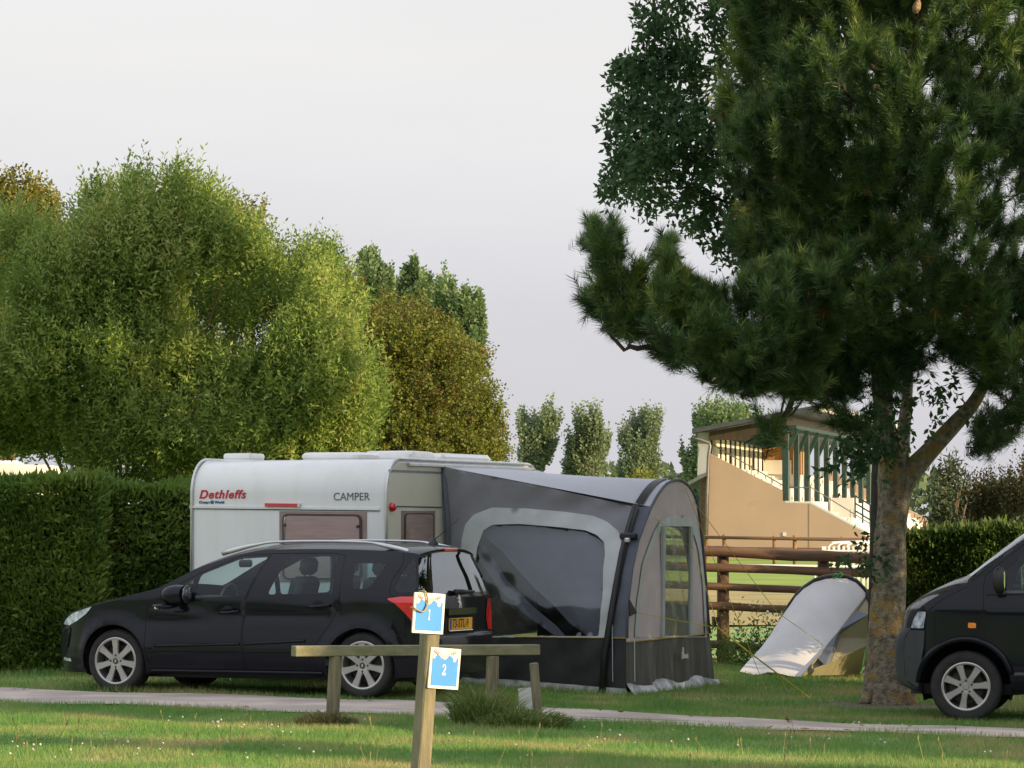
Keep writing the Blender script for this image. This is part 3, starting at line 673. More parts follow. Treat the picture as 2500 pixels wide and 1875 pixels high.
# ------------------------------------------------------------------ the black van
VO = (4.318, 34.0, -.181)
van = thing('transporter_van', 'black van with grey bumper and alloy wheels parked beside the tree', 'van', VO, R(-12))
VW = 1.90
def Wv(x, z):
    x = np.asarray(x, float); z = np.asarray(z, float)
    y = .24 * np.clip((z - 1.05) / .85, 0, 2) ** 1.35 + .05 * np.clip((.55 - z) / .35, 0, 2) ** 2
    y = y + .40 * np.clip((-x - .18) / .44, 0, 2) ** 2.6 + .10 * np.clip((x - 3.6) / .35, 0, 2) ** 2.5
    y = y - .0 * z
    return y
VE = [(-.46, .30), (-.60, .38), (-.63, .60), (-.62, .77), (-.555, .865), (-.52, .90), (-.49, 1.0), (-.455, 1.07), (-.30, 1.18), (-.05, 1.295), (.09, 1.355), (.29, 1.52), (.56, 1.73), (.75, 1.84), (1.1, 1.89), (2.2, 1.90), (3.4, 1.89), (3.72, 1.85), (3.80, 1.6), (3.88, 1.15), (3.90, .75), (3.92, .60), (3.92, .40), (3.86, .30)]
VC = [(-.62, .28), (-.73, .36), (-.755, .60), (-.74, .77), (-.69, .86), (-.68, .90), (-.66, 1.0), (-.61, 1.09), (-.42, 1.22), (-.18, 1.335), (-.02, 1.40), (.20, 1.57), (.50, 1.79), (.72, 1.90), (1.1, 1.955), (2.2, 1.97), (3.4, 1.96), (3.78, 1.92), (3.88, 1.65), (3.95, 1.18), (3.97, .75), (4.02, .60), (4.02, .40), (3.95, .30)]
vv = Vehicle(van, VW, VE, VC, Wv, [(0, .34, .425), (3.0, .34, .425)], .31)
m_bump = M('grey_bumper', (.045, .05, .056), .55, var=.12, scale=10, bump=.08)
vw1 = rpoly([(.315, 1.225), (.36, 1.40), (.62, 1.69), (1.02, 1.72), (1.06, 1.24)], .04)
vw2 = rpoly([(1.35, 1.25), (1.35, 1.72), (2.35, 1.73), (2.35, 1.25)], .06); vw3 = rpoly([(2.5, 1.25), (2.5, 1.73), (3.55, 1.72), (3.62, 1.25)], .06)
vd1 = [(.17, 1.30), (.19, 1.40), (.57, 1.71), (.75, 1.80), (1.16, 1.81), (1.18, 1.2), (1.18, .40), (.50, .40), (.33, .66), (.17, .78)]
vd2 = [(1.22, 1.81), (2.42, 1.82), (2.42, .40), (1.22, .40)]
vdr = vv.sides([('w', vw1, m_glass), ('w', vw2, m_glass_dark), ('w', vw3, m_glass_dark)], [('door', vd1), ('sliding_door', vd2)], [[(-.385, .87), (-.37, 1.045), (.16, 1.05)], [(-.355, 1.055), (-.23, 1.16), (.02, 1.29)], [(-.40, .69), (-.40, .87)]], m_black)
vv.strip('front_bumper', 0, 4.5, m_bump); vv.strip('front_panel', 4.5, 7, m_black); vv.strip('bonnet', 7, 10, m_black)
vv.strip('windscreen_pillar', 10, 13, m_black, 0, 2); vv.strip('windscreen_pillar', 10, 13, m_black, 22, 24); vv.strip('windscreen', 10, 13, m_glass, 2, 22)
vv.strip('roof', 13, 17, m_black); vv.strip('tailgate', 17, 20, m_black); vv.strip('rear_bumper', 20, len(VE) - 1, m_bump)
BP = [(-.39, .865), (-.40, .72), (-.43, .55), (-.445, .36), (-.47, .315), (-.595, .385), (-.622, .60), (-.612, .76), (-.55, .862)]
for far in (False, True):
    vv.patch('bumper_end', BP, m_bump, .006, far=far)
    vv.patch('headlight', rpoly([(-.535, .885), (-.50, .98), (-.455, 1.045), (-.375, 1.045), (-.40, .885)], .015), m_lamp, .007, far=far, step=.03)
    q = [(0 + .455 * math.cos(t), .34 + .455 * math.sin(t)) for t in np.linspace(R(175), R(22), 24)] + [(.40 * math.cos(t), .34 + .40 * math.sin(t)) for t in np.linspace(R(20), R(178), 24)]
    m = MB(); o_ = [Vector(a) for a in vv.map([(.475 * math.cos(t), .34 + .475 * math.sin(t)) for t in np.linspace(R(176), R(15), 26)], .02, far)]; i_ = [Vector(a) for a in vv.map([(.425 * math.cos(t), .34 + .425 * math.sin(t)) for t in np.linspace(R(176), R(15), 26)], .012, far)]
    m.tube([(a + b) / 2 for a, b in zip(o_, i_)], .03, 8); m.build('wheel_arch', m_black, van, True)
vv.patch('indicator', rpoly([(.025, .895), (.025, .945), (.10, .942), (.10, .892)], .012), m_amber, .008)
vv.bars('side_strip', [(.42, .455), (1.17, .455)], .022, m_bump, parent=vdr[False][0])
vv.bars('window_ledge', [(.20, 1.215), (1.08, 1.225)], .010, m_trim, parent=vdr[False][0])
m = MB(); m.box((1.6, .95, .3), (4.3, 1.3, .1)); m.build('underbody', m_trim, van)
for cx in (0, 3.0):
    for y0, y1, yc in ((.08, .5, .5), (VW - .5, VW - .08, VW - .5)): housing(van, cx, y0, y1, yc, .43, .34)
    for y, sd_ in ((.03, -1), (VW - .03, 1)): wheel(van, (cx, y, .335), .342, .222, .23, 7, 90 + 17, True, m_alloy, sd_)
m = MB(); g = []
for t in np.linspace(0, 1, 6):
    r_ = (.6, .9, 1, 1, .97, .9)[int(t * 5 + .01)]; g.append([Vector((.275 + .10 * t, -.10 + .10 * r_ * math.cos(a), 1.355 + .125 * r_ * math.sin(a))) for a in np.linspace(0, 2 * math.pi, 16, False)])
m.loft(g, True, True); m.tube([(.33, .03, 1.24), (.33, -.06, 1.27)], .03, 8); vm = m.build('door_mirror', m_trim, van, True, angle=50)
m = MB(); m.lathe([(.001, .002), (.088, .002), (.09, 0)], (.378, -.10, 1.355), (1, 0, 0), 18); m.build('mirror_glass', m_chrome, vm)
m = MB()
g = []
for t in np.linspace(0, 1, 6):
    r_ = (.6, .9, 1, 1, .97, .9)[int(t * 5 + .01)]; g.append([Vector((.30 + .10 * t, VW + .10 + .10 * r_ * math.cos(a), 1.33 + .125 * r_ * math.sin(a))) for a in np.linspace(0, 2 * math.pi, 16, False)])
m.loft(g, True, True); m.tube([(.35, VW - .03, 1.24), (.35, VW + .06, 1.27)], .03, 8); m.build('door_mirror', m_trim, van, True, angle=50)
MB().box((.35, .95, 1.12), (.5, 1.6, .2), bev=.06).build('dashboard', m_dash, van)
for y in (.5, 1.4): m = MB(); m.box((1.1, y, 1.2), (.16, .5, .7), Matrix.Rotation(R(10), 3, 'Y'), bev=.05); m.box((.95, y, .85), (.5, .5, .16), bev=.04); m.box((1.18, y, 1.62), (.1, .27, .17), bev=.04); m.build('seat', m_seat, van)
# ------------------------------------------------------------------ local tracing helper
class Frame:
    """a thing's own axes, and a way to put a photo pixel on one of its planes"""
    def __init__(s, root): s.r = root; s.m = ROOTM[root]; s.i = s.m.inverted(); s.q = s.m.to_3x3()
    def y(s, px, py, y0=0.): return s.i @ hit(px, py, s.m @ Vector((0, y0, 0)), s.q @ Vector((0, 1, 0)))
    def x(s, px, py, x0=0.): return s.i @ hit(px, py, s.m @ Vector((x0, 0, 0)), s.q @ Vector((1, 0, 0)))
    def z(s, px, py, z0=0.): return s.i @ hit(px, py, s.m @ Vector((0, 0, z0)), Vector((0, 0, 1)))
# ------------------------------------------------------------------ caravan
m_cvw = M('caravan_white', (.76, .77, .78), .38, c2=(.715, .72, .72), scale=2.2, coat=.3, stretch=(3, 3, .35), lo=.3, hi=.5)
m_cvside = M('caravan_cream', (.78, .74, .64), .42, var=.03, scale=2, coat=.2)
m_alu = M('aluminium_trim', (.62, .62, .62), .35, metal=.7, var=.08)
m_blind = M('blind_mauve', (.36, .25, .23), .7, var=.10, scale=3, stretch=(1, 1, 12), bump=.1, coat=.5)
m_wframe = M('window_surround', (.30, .22, .20), .5, var=.1)
m_dkframe = M('window_rubber', (.05, .04, .04), .5)
m_acryl = M('acrylic_dome', (.80, .80, .78), .25, var=.05, coat=.6)
CVO = (-1.28, 36.5, float(gz(-1.5, 37)))
cvn = thing('touring_caravan', 'white touring caravan with red lettering and grey awning attached', 'caravan', CVO, R(-20))
F = Frame(cvn)
CVW = 2.2; CVL = 4.75
ztop = F.y(800, 1121).z; zb = .42
def profile(ins=0.):
    r1, r2 = .36, .5; p = []
    y0, y1, z1 = ins, CVL - ins, ztop - ins
    p += [(y0, zb + ins), (y0, z1 - r1)]
    p += [(y0 + r1 - r1 * math.cos(t), z1 - r1 + r1 * math.sin(t)) for t in np.linspace(0, math.pi / 2, 12)][1:]
    p += [(y1 - r2 + r2 * math.sin(t), z1 - r2 + r2 * math.cos(t)) for t in np.linspace(0, math.pi / 2, 10)]
    p += [(y1, zb + ins)]
    return p
rings = [[Vector((x, y, z)) for y, z in profile(i)] for x, i in ((-CVW, .035), (-CVW + .010, .012), (-CVW + .035, 0), (-.035, 0), (-.010, .012), (0, .035))]
MB().loft(rings, True, False).build('body_shell', m_cvw, cvn, True, angle=40)
for x in (-CVW, 0): MB().prism([Vector((x - .001, y, z)) for y, z in profile(.036)], (.002, 0, 0)).build('side_wall', m_cvside, cvn)
for x in (-CVW + .004, -.004):
    MB().tube([(x, y, z) for y, z in profile(-.006)[:-1]], .017, 8).build('edge_trim', m_alu, cvn, True)
# rear wall fittings
def onrear(px, py, d=.0): p = F.y(px, py, 0); return Vector((p.x, -d, p.z))
def rear_prism(name, poly, d0, d1, mat, parent=None):
    return MB().prism([onrear(x, y, d0) for x, y in poly], (0, -(d1 - d0), 0)).build(name, mat, parent or cvn)
rear_prism('trim_strip', [(464, 1234.5), (928, 1240.5), (928, 1246), (464, 1240.5)], .0, .012, m_cvw)
MB().tube([onrear(464, 1241.5, .008), onrear(928, 1247, .008)], .005, 6).build('trim_shadow', m_dkframe, cvn)
bl = rear_prism('brake_light_bar', [(649, 1228.5), (728, 1229.5), (728, 1237.5), (649, 1236.5)], .0, .03, m_red)
rear_prism('lamp_end', [(728.5, 1229), (735, 1229), (735, 1238), (728.5, 1238)], .0, .03, m_alu, bl)
wf = rear_prism('window', [(683, 1247.5), (896, 1249.5), (897, 1420), (683, 1420)], .002, .010, m_wframe)
pane = rpoly([(691, 1254), (885, 1256), (886, 1415), (691, 1415)], 16, 6)
rear_prism('window_rubber', pane, .011, .02, m_dkframe, wf)
rear_prism('pane', rpoly([(697, 1259), (879, 1261), (880, 1411), (697, 1411)], 12, 6), .0215, .026, m_blind, wf)
for px, py in ((697, 1282), (876, 1285)): MB().box(onrear(px, py, .03), (.035, .02, .03), bev=.006).build('window_catch', m_dkframe, wf)
MB().tube([onrear(699, 1262, .03), onrear(697, 1268, .03), onrear(697, 1335, .03)], .006, 6).build('pane_glint', m_alu, wf, True)
def cvtext(s, x0, x1, ybase, ytop, mat, **k):
    a = onrear(x0, ybase, .003); b = onrear(x1, ybase, .003); h = onrear(x0, ytop).z - onrear(x0, ybase).z
    mt = Matrix(((1, 0, 0, a.x), (0, 0, -1, a.y), (0, 1, 0, a.z), (0, 0, 0, 1)))
    o = text('lettering', s, h / .70, mat, mt, cvn, .002, **k)
    xs_ = [v.co.x for v in o.data.vertices]; sc_ = (b.x - a.x) / (max(xs_) - min(xs_)); m0 = min(xs_)
    for v in o.data.vertices: v.co.x = a.x + (v.co.x - m0) * sc_
    return o
m_letred = M('letter_red', (.55, .02, .05), .4); m_letgrey = M('letter_grey', (.10, .12, .15), .4); m_letblue = M('letter_blue', (.03, .12, .25), .4)
cvtext('Dethleffs', 487, 601.5, 1216.5, 1196.5, m_letred, shear=.25, offset=.0035, spacing=1.12)
cvtext('Campe', 486, 512, 1229, 1223, m_letgrey, offset=.002); cvtext('World', 524, 547.5, 1229, 1223, m_letblue, offset=.002)
MB().prism([onrear(518 + 4.6 * math.cos(t), 1226 + 4.6 * math.sin(t), .002) for t in np.linspace(0, 2 * math.pi, 16, False)], (0, -.002, 0)).build('globe_mark', m_letblue, cvn)
cvtext('CAMPER', 815, 903, 1221.5, 1202.5, m_letgrey, offset=.0)
# right side fittings
def onside(px, py, d=0.): p = F.x(px, py, 0); return Vector((d, p.y, p.z))
def side_prism(name, poly, d0, d1, mat, parent=None): return MB().prism([onside(x, y, d0) for x, y in poly], (d1 - d0, 0, 0)).build(name, mat, parent or cvn)
y_a = onside(1080, 1240).y
m_stripe = M('stripe_blue', (.16, .20, .28), .4); m_stripe2 = M('stripe_navy', (.03, .05, .12), .4)
side_prism('stripe', [(948, 1146), (1078, 1152), (1078, 1157), (948, 1152)], .002, .005, m_stripe)
side_prism('stripe', [(950, 1234.5), (1078, 1237.5), (1078, 1240.5), (950, 1237.5)], .002, .005, m_stripe2)
sw = side_prism('window', [(979, 1247), (1060, 1247.5), (1060, 1420), (979, 1420)], .002, .012, m_wframe)
side_prism('window_rubber', rpoly([(984, 1253), (1056, 1253), (1056, 1415), (984, 1415)], 10), .0125, .018, m_dkframe, sw)
side_prism('pane', rpoly([(987, 1256), (1053, 1256), (1053, 1412), (987, 1412)], 8), .019, .022, m_blind, sw)
MB().lathe([(.001, .05), (.03, .045), (.045, .02), (.05, 0)], Vector((.012, .10, onside(947, 1238).z)), (1, -.35, 0), 12).build('marker_lamp', m_red, cvn, True)
MB().box((.02, CVL / 2 + .1, ztop - .05), (.03, CVL - .9, .035), bev=.006).build('awning_rail', m_alu, cvn)
def dome(px0, px1, yy, depth, h):
    a = F.y(px0, 1110, yy).x; b = F.y(px1, 1110, yy).x; m = MB(); cx = (a + b) / 2; wx = (b - a) / 2; g = []
    for k, (s_, z_) in enumerate(((1.0, 0), (1.0, .35 * h), (1.03, .36 * h), (1.03, .7 * h), (.97, .93 * h), (.85, h), (.3, h * 1.03))):
        g.append([Vector((cx + wx * s_ * q[0], yy + depth / 2 * s_ * q[1], ztop - .004 + z_)) for q in rpoly([(-1, -1), (1, -1), (1, 1), (-1, 1)], .35, 5)])
    m.loft(g, True, True); return m.build('roof_hatch', m_acryl, cvn, True, angle=40)
dome(562, 630, .75, .4, .085); dome(760, 905, 1.25, .6, .095); dome(915, 1036, 2.2, .7, .125)
MB().box((F.y(1080, 1120, 3.4).x, 3.5, ztop + .05), (.55, 1.5, .12), bev=.04).build('roof_box', m_acryl, cvn)
for x in (-CVW + .12, -.12):
    for k in (0,):
        m = MB(); m.lathe([(.19, -.09), (.29, -.09), (.31, -.05), (.31, .05), (.29, .09), (.19, .09), (.17, 0), (.001, .02)], (x, 2.3, .31), (1 if x > -1 else -1, 0, 0), 28); m.build('wheel', m_tyre, cvn, True, angle=40)
for x in (-CVW + .35, -.35): MB().tube([(x, .3, .42), (x, .25, .0)], .025, 8).build('corner_steady', m_alu, cvn)

# ------------------------------------------------------------------ awning
m_fgrey = M('awning_grey', (.225, .225, .25), .75, var=.07, scale=3, bump=.15, bscale=5, sheen=0)
m_fdark = M('awning_slate', (.10, .115, .15), .7, var=.08, scale=4, bump=.1, bscale=6)
m_froof = M('awning_roof', (.50, .515, .57), .7, var=.04, scale=2, bump=.08, bscale=4)
m_fband = M('awning_band', (.50, .53, .54), .75, var=.06, scale=5, bump=.25, bscale=9)
m_fmauve = M('awning_mauve', (.58, .49, .52), .75, var=.06, scale=4, bump=.15, bscale=6)
m_fskirt = M('awning_skirt', (.022, .022, .025), .6, var=.25, scale=5, bump=.35, bscale=5)
m_fskirt2 = M('awning_skirt_taupe', (.085, .078, .074), .6, var=.2, scale=5, bump=.35, bscale=5, stretch=(1, 3, .5))
m_beam = M('beam_sleeve', (.012, .012, .014), .5, var=.2)
m_flap = M('mud_flap', (.42, .42, .43), .3, var=.35, scale=6, bump=.5, bscale=14)
m_yel = M('rope_yellow', (.55, .42, .05), .7, var=.15, scale=30)
m_pipe = M('piping_ochre', (.42, .27, .04), .6)
m_film = glass('window_film', (.72, .76, .66), 1.7, .12, 1.0, 14)
_n = m_film.node_tree; _L = _n.links.new; _o = _n.nodes['Material Output']; _s = _o.inputs[0].links[0].from_socket        # slightly milky sheet
_t = nd(_n, 'ShaderNodeBsdfTranslucent'); _t.inputs[0].default_value = (.75, .78, .66, 1); _d = nd(_n, 'ShaderNodeBsdfDiffuse'); _d.inputs[0].default_value = (.6, .62, .56, 1)
_m1 = nd(_n, 'ShaderNodeMixShader'); _m1.inputs[0].default_value = .4; _L(_t.outputs[0], _m1.inputs[1]); _L(_d.outputs[0], _m1.inputs[2])
_m2 = nd(_n, 'ShaderNodeMixShader'); _m2.inputs[0].default_value = .38; _L(_s, _m2.inputs[1]); _L(_m1.outputs[0], _m2.inputs[2]); _L(_m2.outputs[0], _o.inputs[0])
aw = thing('awning', 'grey caravan awning with curved roof, black beam and clear window panels', 'awning', CVO, R(-20))
A = Frame(aw)
ya = y_a; xf = A.y(1529, 1560, ya).x
zlow = lambda x, y: float(gz(*(ROOTM[aw] @ Vector((x, y, 0))).xy)) - CVO[2] + .015
fq = lambda pts: [(A.x(x, y, xf).y, A.x(x, y, xf).z) for x, y in pts]
HOODL = [(1529, 1556), (1531, 1480), (1542, 1389), (1556, 1324), (1574, 1274), (1589, 1237)]
HOODT = [(1607, 1205), (1627, 1181), (1647, 1172), (1665, 1174), (1686, 1194), (1701, 1227)]
HOODR = [(1708, 1274), (1715, 1335), (1723, 1425), (1730, 1534)]
_l = fq(HOODL); _zk = [q[1] for q in _l]; _dk = [max(0, q[0] - ya) for q in _l]; _dk[0] = 0
_r = fq([(1733, 1556)] + HOODR[::-1]); _zr = [q[1] for q in _r]; _dr = [max(0, _r[0][0] - q[0]) for q in _r]
dyl = lambda x, z: np.interp(z, _zk, _dk) * np.clip(np.asarray(x, float) / xf, 0, 1) ** 1.3       # the side leans in towards the arch
dyr = lambda x, z: np.interp(z, _zr, _dr) * np.clip(np.asarray(x, float) / xf, 0, 1) ** 1.3
def sp_(px, py, d=0.):
    y0 = ya
    for _ in range(14): p = A.y(px, py, y0 - d); y0 = ya + float(dyl(p.x, p.z))
    return p
sq = lambda pts: [(sp_(x, y).x, sp_(x, y).z) for x, y in pts]
# arch is traced on the front plane; the side panel is traced on the side plane and meets it along the left leg
def wr_side(x, z):
    p = np.stack([x, z, 0 * x], -1)
    r = .020 * np.sin(22 * (z * .75 - x * .55) + 5 * vn(p, 1.3)) * vn(p, 1.7, 3) + .03 * (vn(p, 1.6, 8) - .5)
    r = r + .026 * np.sin(30 * (x - .2) / (.35 + 2.3 - z).clip(.4) * .5) * np.exp(-x / .5)
    return r
def panel(name, poly, plane, off, mat, parent=None, holes=(), step=.07, wr=1., extra=None):
    V, Fc, c = cdt([poly] + list(holes), [], step); k = np.ones(len(Fc), bool)
    for h in holes: k &= ~pip(h, c)
    u, z = V[:, 0], V[:, 1]
    if plane == 's':
        d = wr_side(u, z) * wr * np.clip((xf - u) / .15, 0, 1) + off
        if extra: d = d + extra(u, z)
        P3 = np.stack([u, ya + dyl(u, z) - d, z], -1)
    else:
        p = np.stack([u, z, 0 * u + 5], -1); d = off + wr * (.03 * (vn(p, 1.2) - .5) + .006 * np.sin(9 * u + 3 * z)) * np.clip((z - .0) * 2, 0, 1) * 1.0
        if extra: d = d + extra(u, z)
        P3 = np.stack([xf + d, u, z], -1)
    return submesh(name, P3, Fc[k], mat, parent or aw)
pipe_z = A.y(1300, 1555, ya).z
xl = .0; top = [(A.y(1080, 1139, ya).x, A.y(1080, 1139, ya).z)]
hoodL2 = sq(HOODL)
band_o = rpoly(sq([(1120, 1556), (1122, 1380), (1128, 1317), (1137, 1281), (1158, 1256), (1202, 1239), (1281, 1241), (1375, 1249), (1448, 1259), (1484, 1274), (1509, 1295), (1518, 1317), (1517, 1353), (1502, 1454), (1490, 1556)]), .02, 3)
band_i = rpoly(sq([(1157, 1553), (1160, 1389), (1166, 1335), (1180, 1295), (1202, 1281), (1267, 1279), (1357, 1286), (1430, 1295), (1459, 1306), (1475, 1324), (1478, 1353), (1471, 1462), (1461, 1553)]), .02, 3)
main = [(.0, pipe_z), (xl, top[0][1])] + [sq([(1330, 1190)])[0], hoodL2[5]] + hoodL2[4::-1][:5]
main[-1] = (xf, pipe_z)
beam_l = sq([(1554, 1238), (1538, 1290), (1522, 1350), (1507, 1430), (1495, 1500), (1486, 1556)])
mainL = [(.0, pipe_z), (xl, top[0][1]), sq([(1330, 1189)])[0], beam_l[0]] + beam_l[1:]
mainL[-1] = (beam_l[-1][0], pipe_z)
panel('side_panel', mainL, 's', 0, m_fgrey, holes=[band_i])
panel('corner_panel', beam_l[:-1] + [(beam_l[-1][0], pipe_z), (xf, pipe_z)] + hoodL2[1:], 's', .002, m_fdark, wr=.3)
panel('window_border', band_o, 's', .006, m_fband, holes=[band_i])
m_filmside = glass('side_window_film', (.36, .37, .40), 1.7, .12, .22, 3)
m_cur = M('curtain_grey', (.80, .80, .86), .8, var=.12, scale=2, bump=.2, bscale=4)
m_inner = M('awning_lining', (.05, .052, .06), .8)
CUR = sq([(1168, 1305), (1200, 1278), (1267, 1276), (1430, 1290), (1465, 1305), (1482, 1340), (1475, 1460), (1466, 1556), (1425, 1553), (1380, 1520), (1345, 1480), (1300, 1440), (1262, 1400), (1215, 1345)])
panel('curtain', CUR, 's', -.10, m_cur, wr=.3, extra=lambda u, z: .015 * np.sin(9 * (z + u)), step=.06)
CUR2 = sq([(1160, 1370), (1166, 1335), (1172, 1330), (1230, 1420), (1290, 1480), (1350, 1530), (1370, 1553), (1345, 1553), (1270, 1500), (1210, 1440)])
panel('curtain', CUR2, 's', -.13, m_cur, wr=.3, step=.06)
dg_ = lambda x, z: -.05 * np.sin(np.clip((x - band_i[0][0]) * 2, 0, 3)) * np.clip((z - pipe_z) * 2, 0, 1) + .022 * np.exp(-((z - 1.9 + 1.0 * x) / .08) ** 2) + .03 * np.exp(-((z - 1.62 + 1.05 * x) / .06) ** 2) - .03 * np.exp(-((z - 1.75 + 1.02 * x) / .05) ** 2) + .012 * np.sin(26 * (z + x)) * np.exp(-((z - 1.45 + x) / .35) ** 2)
panel('side_window', band_i, 's', -.012, m_filmside, step=.04, extra=lambda u, z: .2 * dg_(u, z), wr=.35)
MB().tube([Vector((x, ya - .012 + float(dyl(x, pipe_z)), pipe_z)) for x in np.linspace(.05, xf, 12)], .006, 6).build('piping', m_pipe, aw)
sk = lambda u, z: .03 * np.sin(7 * u + 2 * z) * (pipe_z - z) + .02 * np.sin(17 * u - 4 * z) * (pipe_z - z)
xs_ = np.linspace(0, xf, 14)
panel('side_skirt', [(0, pipe_z), (xf, pipe_z)] + [(x, zlow(x, ya) + .06) for x in xs_[::-1]], 's', 0, m_fskirt, extra=sk, step=.06)
panel('mud_flap', [(x, zlow(x, ya) + .062) for x in xs_] + [(x, zlow(x, ya) - .02) for x in xs_[::-1]], 's', .012, m_flap, extra=lambda u, z: .02 * np.sin(11 * u) + .03 * (zlow(1, ya) + .06 - z), step=.04)
# front panel
archL = [(ya, pipe_z), ] + fq(HOODL)[1:]
FRONT = fq(HOODL[1:] + HOODT + HOODR)
ye = fq([(1733, 1556)])[0][0]
pz2 = fq([(1640, 1556)])[0][1]
FRONTP = [(ye, pz2)] + [(ya + .02, pz2)] + FRONT
b_o = rpoly(fq([(1549, 1556), (1553, 1462), (1567, 1382), (1592, 1303), (1614, 1268), (1645, 1256), (1686, 1262), (1701, 1288), (1712, 1353), (1719, 1425), (1724, 1556)]), .05, 3)
b_i = rpoly(fq([(1556, 1554), (1560, 1462), (1575, 1382), (1600, 1317), (1616, 1293), (1640, 1284), (1676, 1289), (1690, 1302), (1702, 1340), (1712, 1425), (1717, 1554)]), .05, 3)
w_i = fq([(1613, 1552), (1616, 1285), (1683, 1285), (1681, 1552)])
panel('front_panel', FRONTP, 'f', 0, m_fmauve, holes=[w_i], step=.1)
# border strip without the window
V_, F_, c_ = cdt([b_o, b_i, w_i], [], .08); kk = ~pip(b_i, c_) & ~pip(w_i, c_)
submesh('front_border', np.stack([np.full(len(V_), xf + .012) + .03 * (vn(np.stack([V_[:, 0], V_[:, 1], 0 * V_[:, 0] + 5], -1), 1.2) - .5) + .006 * np.sin(9 * V_[:, 0] + 3 * V_[:, 1]), V_[:, 0], V_[:, 1]], -1), F_[kk], m_fband, aw)
panel('front_window', w_i, 'f', -.003, m_film, step=.05, extra=lambda u, z: .012 * np.sin(30 * (u * .5 + z * .25)) * np.clip((z - pz2) * 3, 0, 1))
for i in (0, 2): MB().tube([Vector((xf + .02, w_i[i][0], w_i[i][1])), Vector((xf + .02, w_i[i + 1][0], w_i[i + 1][1]))], .03, 6).build('window_zip', m_fband, aw)
MB().tube([Vector((xf + .02, y, pz2)) for y in np.linspace(ya, ye, 14)], .008, 6).build('piping', m_pipe, aw)
ys_ = np.linspace(ya, ye + .12, 20)
fk = lambda u, z: (.05 * np.sin(9 * u) + .025 * np.sin(23 * u + 1)) * np.clip(pz2 - z, 0, 1) * np.clip((u - ya) / .4, 0, 1) + .06 * np.clip(pz2 - z, 0, 1) * np.clip((u - ya) / .4, 0, 1)
panel('front_skirt', [(ya, pz2), (ye, pz2)] + [(y, zlow(xf, y) + .085 + .03 * math.sin(5.2 * y)) for y in ys_[::-1]], 'f', 0, m_fskirt2, extra=fk, step=.06)
panel('mud_flap', [(y, zlow(xf, y) + .09 + .03 * math.sin(5.2 * y)) for y in ys_] + [(y, zlow(xf, y) - .01) for y in ys_[::-1]], 'f', .0, m_flap, step=.035, extra=lambda u, z: fk(u, z) + .10 * np.abs(np.sin(5.2 * u)) * np.clip((zlow(xf, 3) + .11 - z) * 9, 0, 1))
lg = fq([(1642, 1594), (1655, 1594), (1655, 1612), (1642, 1612)])
mt = Matrix(((0, 0, 1, xf + .09), (1, 0, 0, lg[0][0]), (0, 1, 0, lg[2][1] + .05), (0, 0, 0, 1)))
m_lw = M('logo_white', (.62, .62, .62), .5)
MB().prism([Vector((xf + .085, lg[0][0] + .05 + a * .22, lg[2][1] + .02 + b * .13)) for a, b in ((0, 0), (.5, .05), (1, 0), (.95, .4), (.6, .3), (.3, .45), (.25, .9), (.15, 1), (.1, .6), (0, .5))], (.012, 0, 0)).build('logo', m_lw, aw)
# roof
L_ = ye - ya; shoulder = [fq([HOODL[5]])[0]] + fq(HOODT) + fq(HOODR[:1])
arch = smooth_line(shoulder, 4); na = len(arch)
zr = top[0][1]; rail = [(0., ya + (ye - ya) * t, zr) for t in np.linspace(0, 1, na)]
def roofpt(i, t, up=0.):
    a = np.array(rail[i]); b = np.array([xf, arch[i][0], arch[i][1]])
    sag = -.02 * math.sin(math.pi * t) * math.sin(math.pi * i / (na - 1)); return Vector(a + (b - a) * t) + Vector((0, -up * .5 if i < na / 3 else 0, sag + up))
MB().loft([[roofpt(i, t) for i in range(na)] for t in np.linspace(0, 1, 14)], False).build('roof', m_froof, aw, True)
MB().loft([[roofpt(i, t, .012) for i in range(na)] for t in (.925, .945, .965)], False).build('roof_beam', m_beam, aw, True)
MB().tube([Vector((xf + .01, ya - .005, pipe_z))] + [Vector((xf + .005, y, z)) for y, z in (fq(HOODL[1:5]) + [tuple(q) for q in arch] + fq(HOODR[1:]))] + [Vector((xf + .01, ye, pz2))], .016, 8).build('front_piping', m_fdark, aw, True)
bl_ = [Vector((x, ya + float(dyl(x, z)) - .035, z)) for x, z in beam_l] + [Vector((A.y(1478, 1600, ya).x, ya - .04, A.y(1478, 1600, ya).z)), Vector((A.y(1474, 1665, ya).x, ya - .05, zlow(xf - .2, ya)))]
MB().tube(bl_, .038, 8).build('beam', m_beam, aw, True)
q = sp_(1535, 1309, .06); MB().box(q, (.20, .06, .075), bev=.02).build('beam_clamp', m_beam, aw)
q = sp_(1532, 1319, .07); MB().box(q, (.06, .04, .05), bev=.01).build('clamp_buckle', m_alu, aw)
MB().tube([Vector((.01, ya - .01, zr)), Vector((.07, ya - .02, zr - .6)), Vector((.06, ya - .02, .3))], .03, 8).build('rail_pad', m_fdark, aw, True)
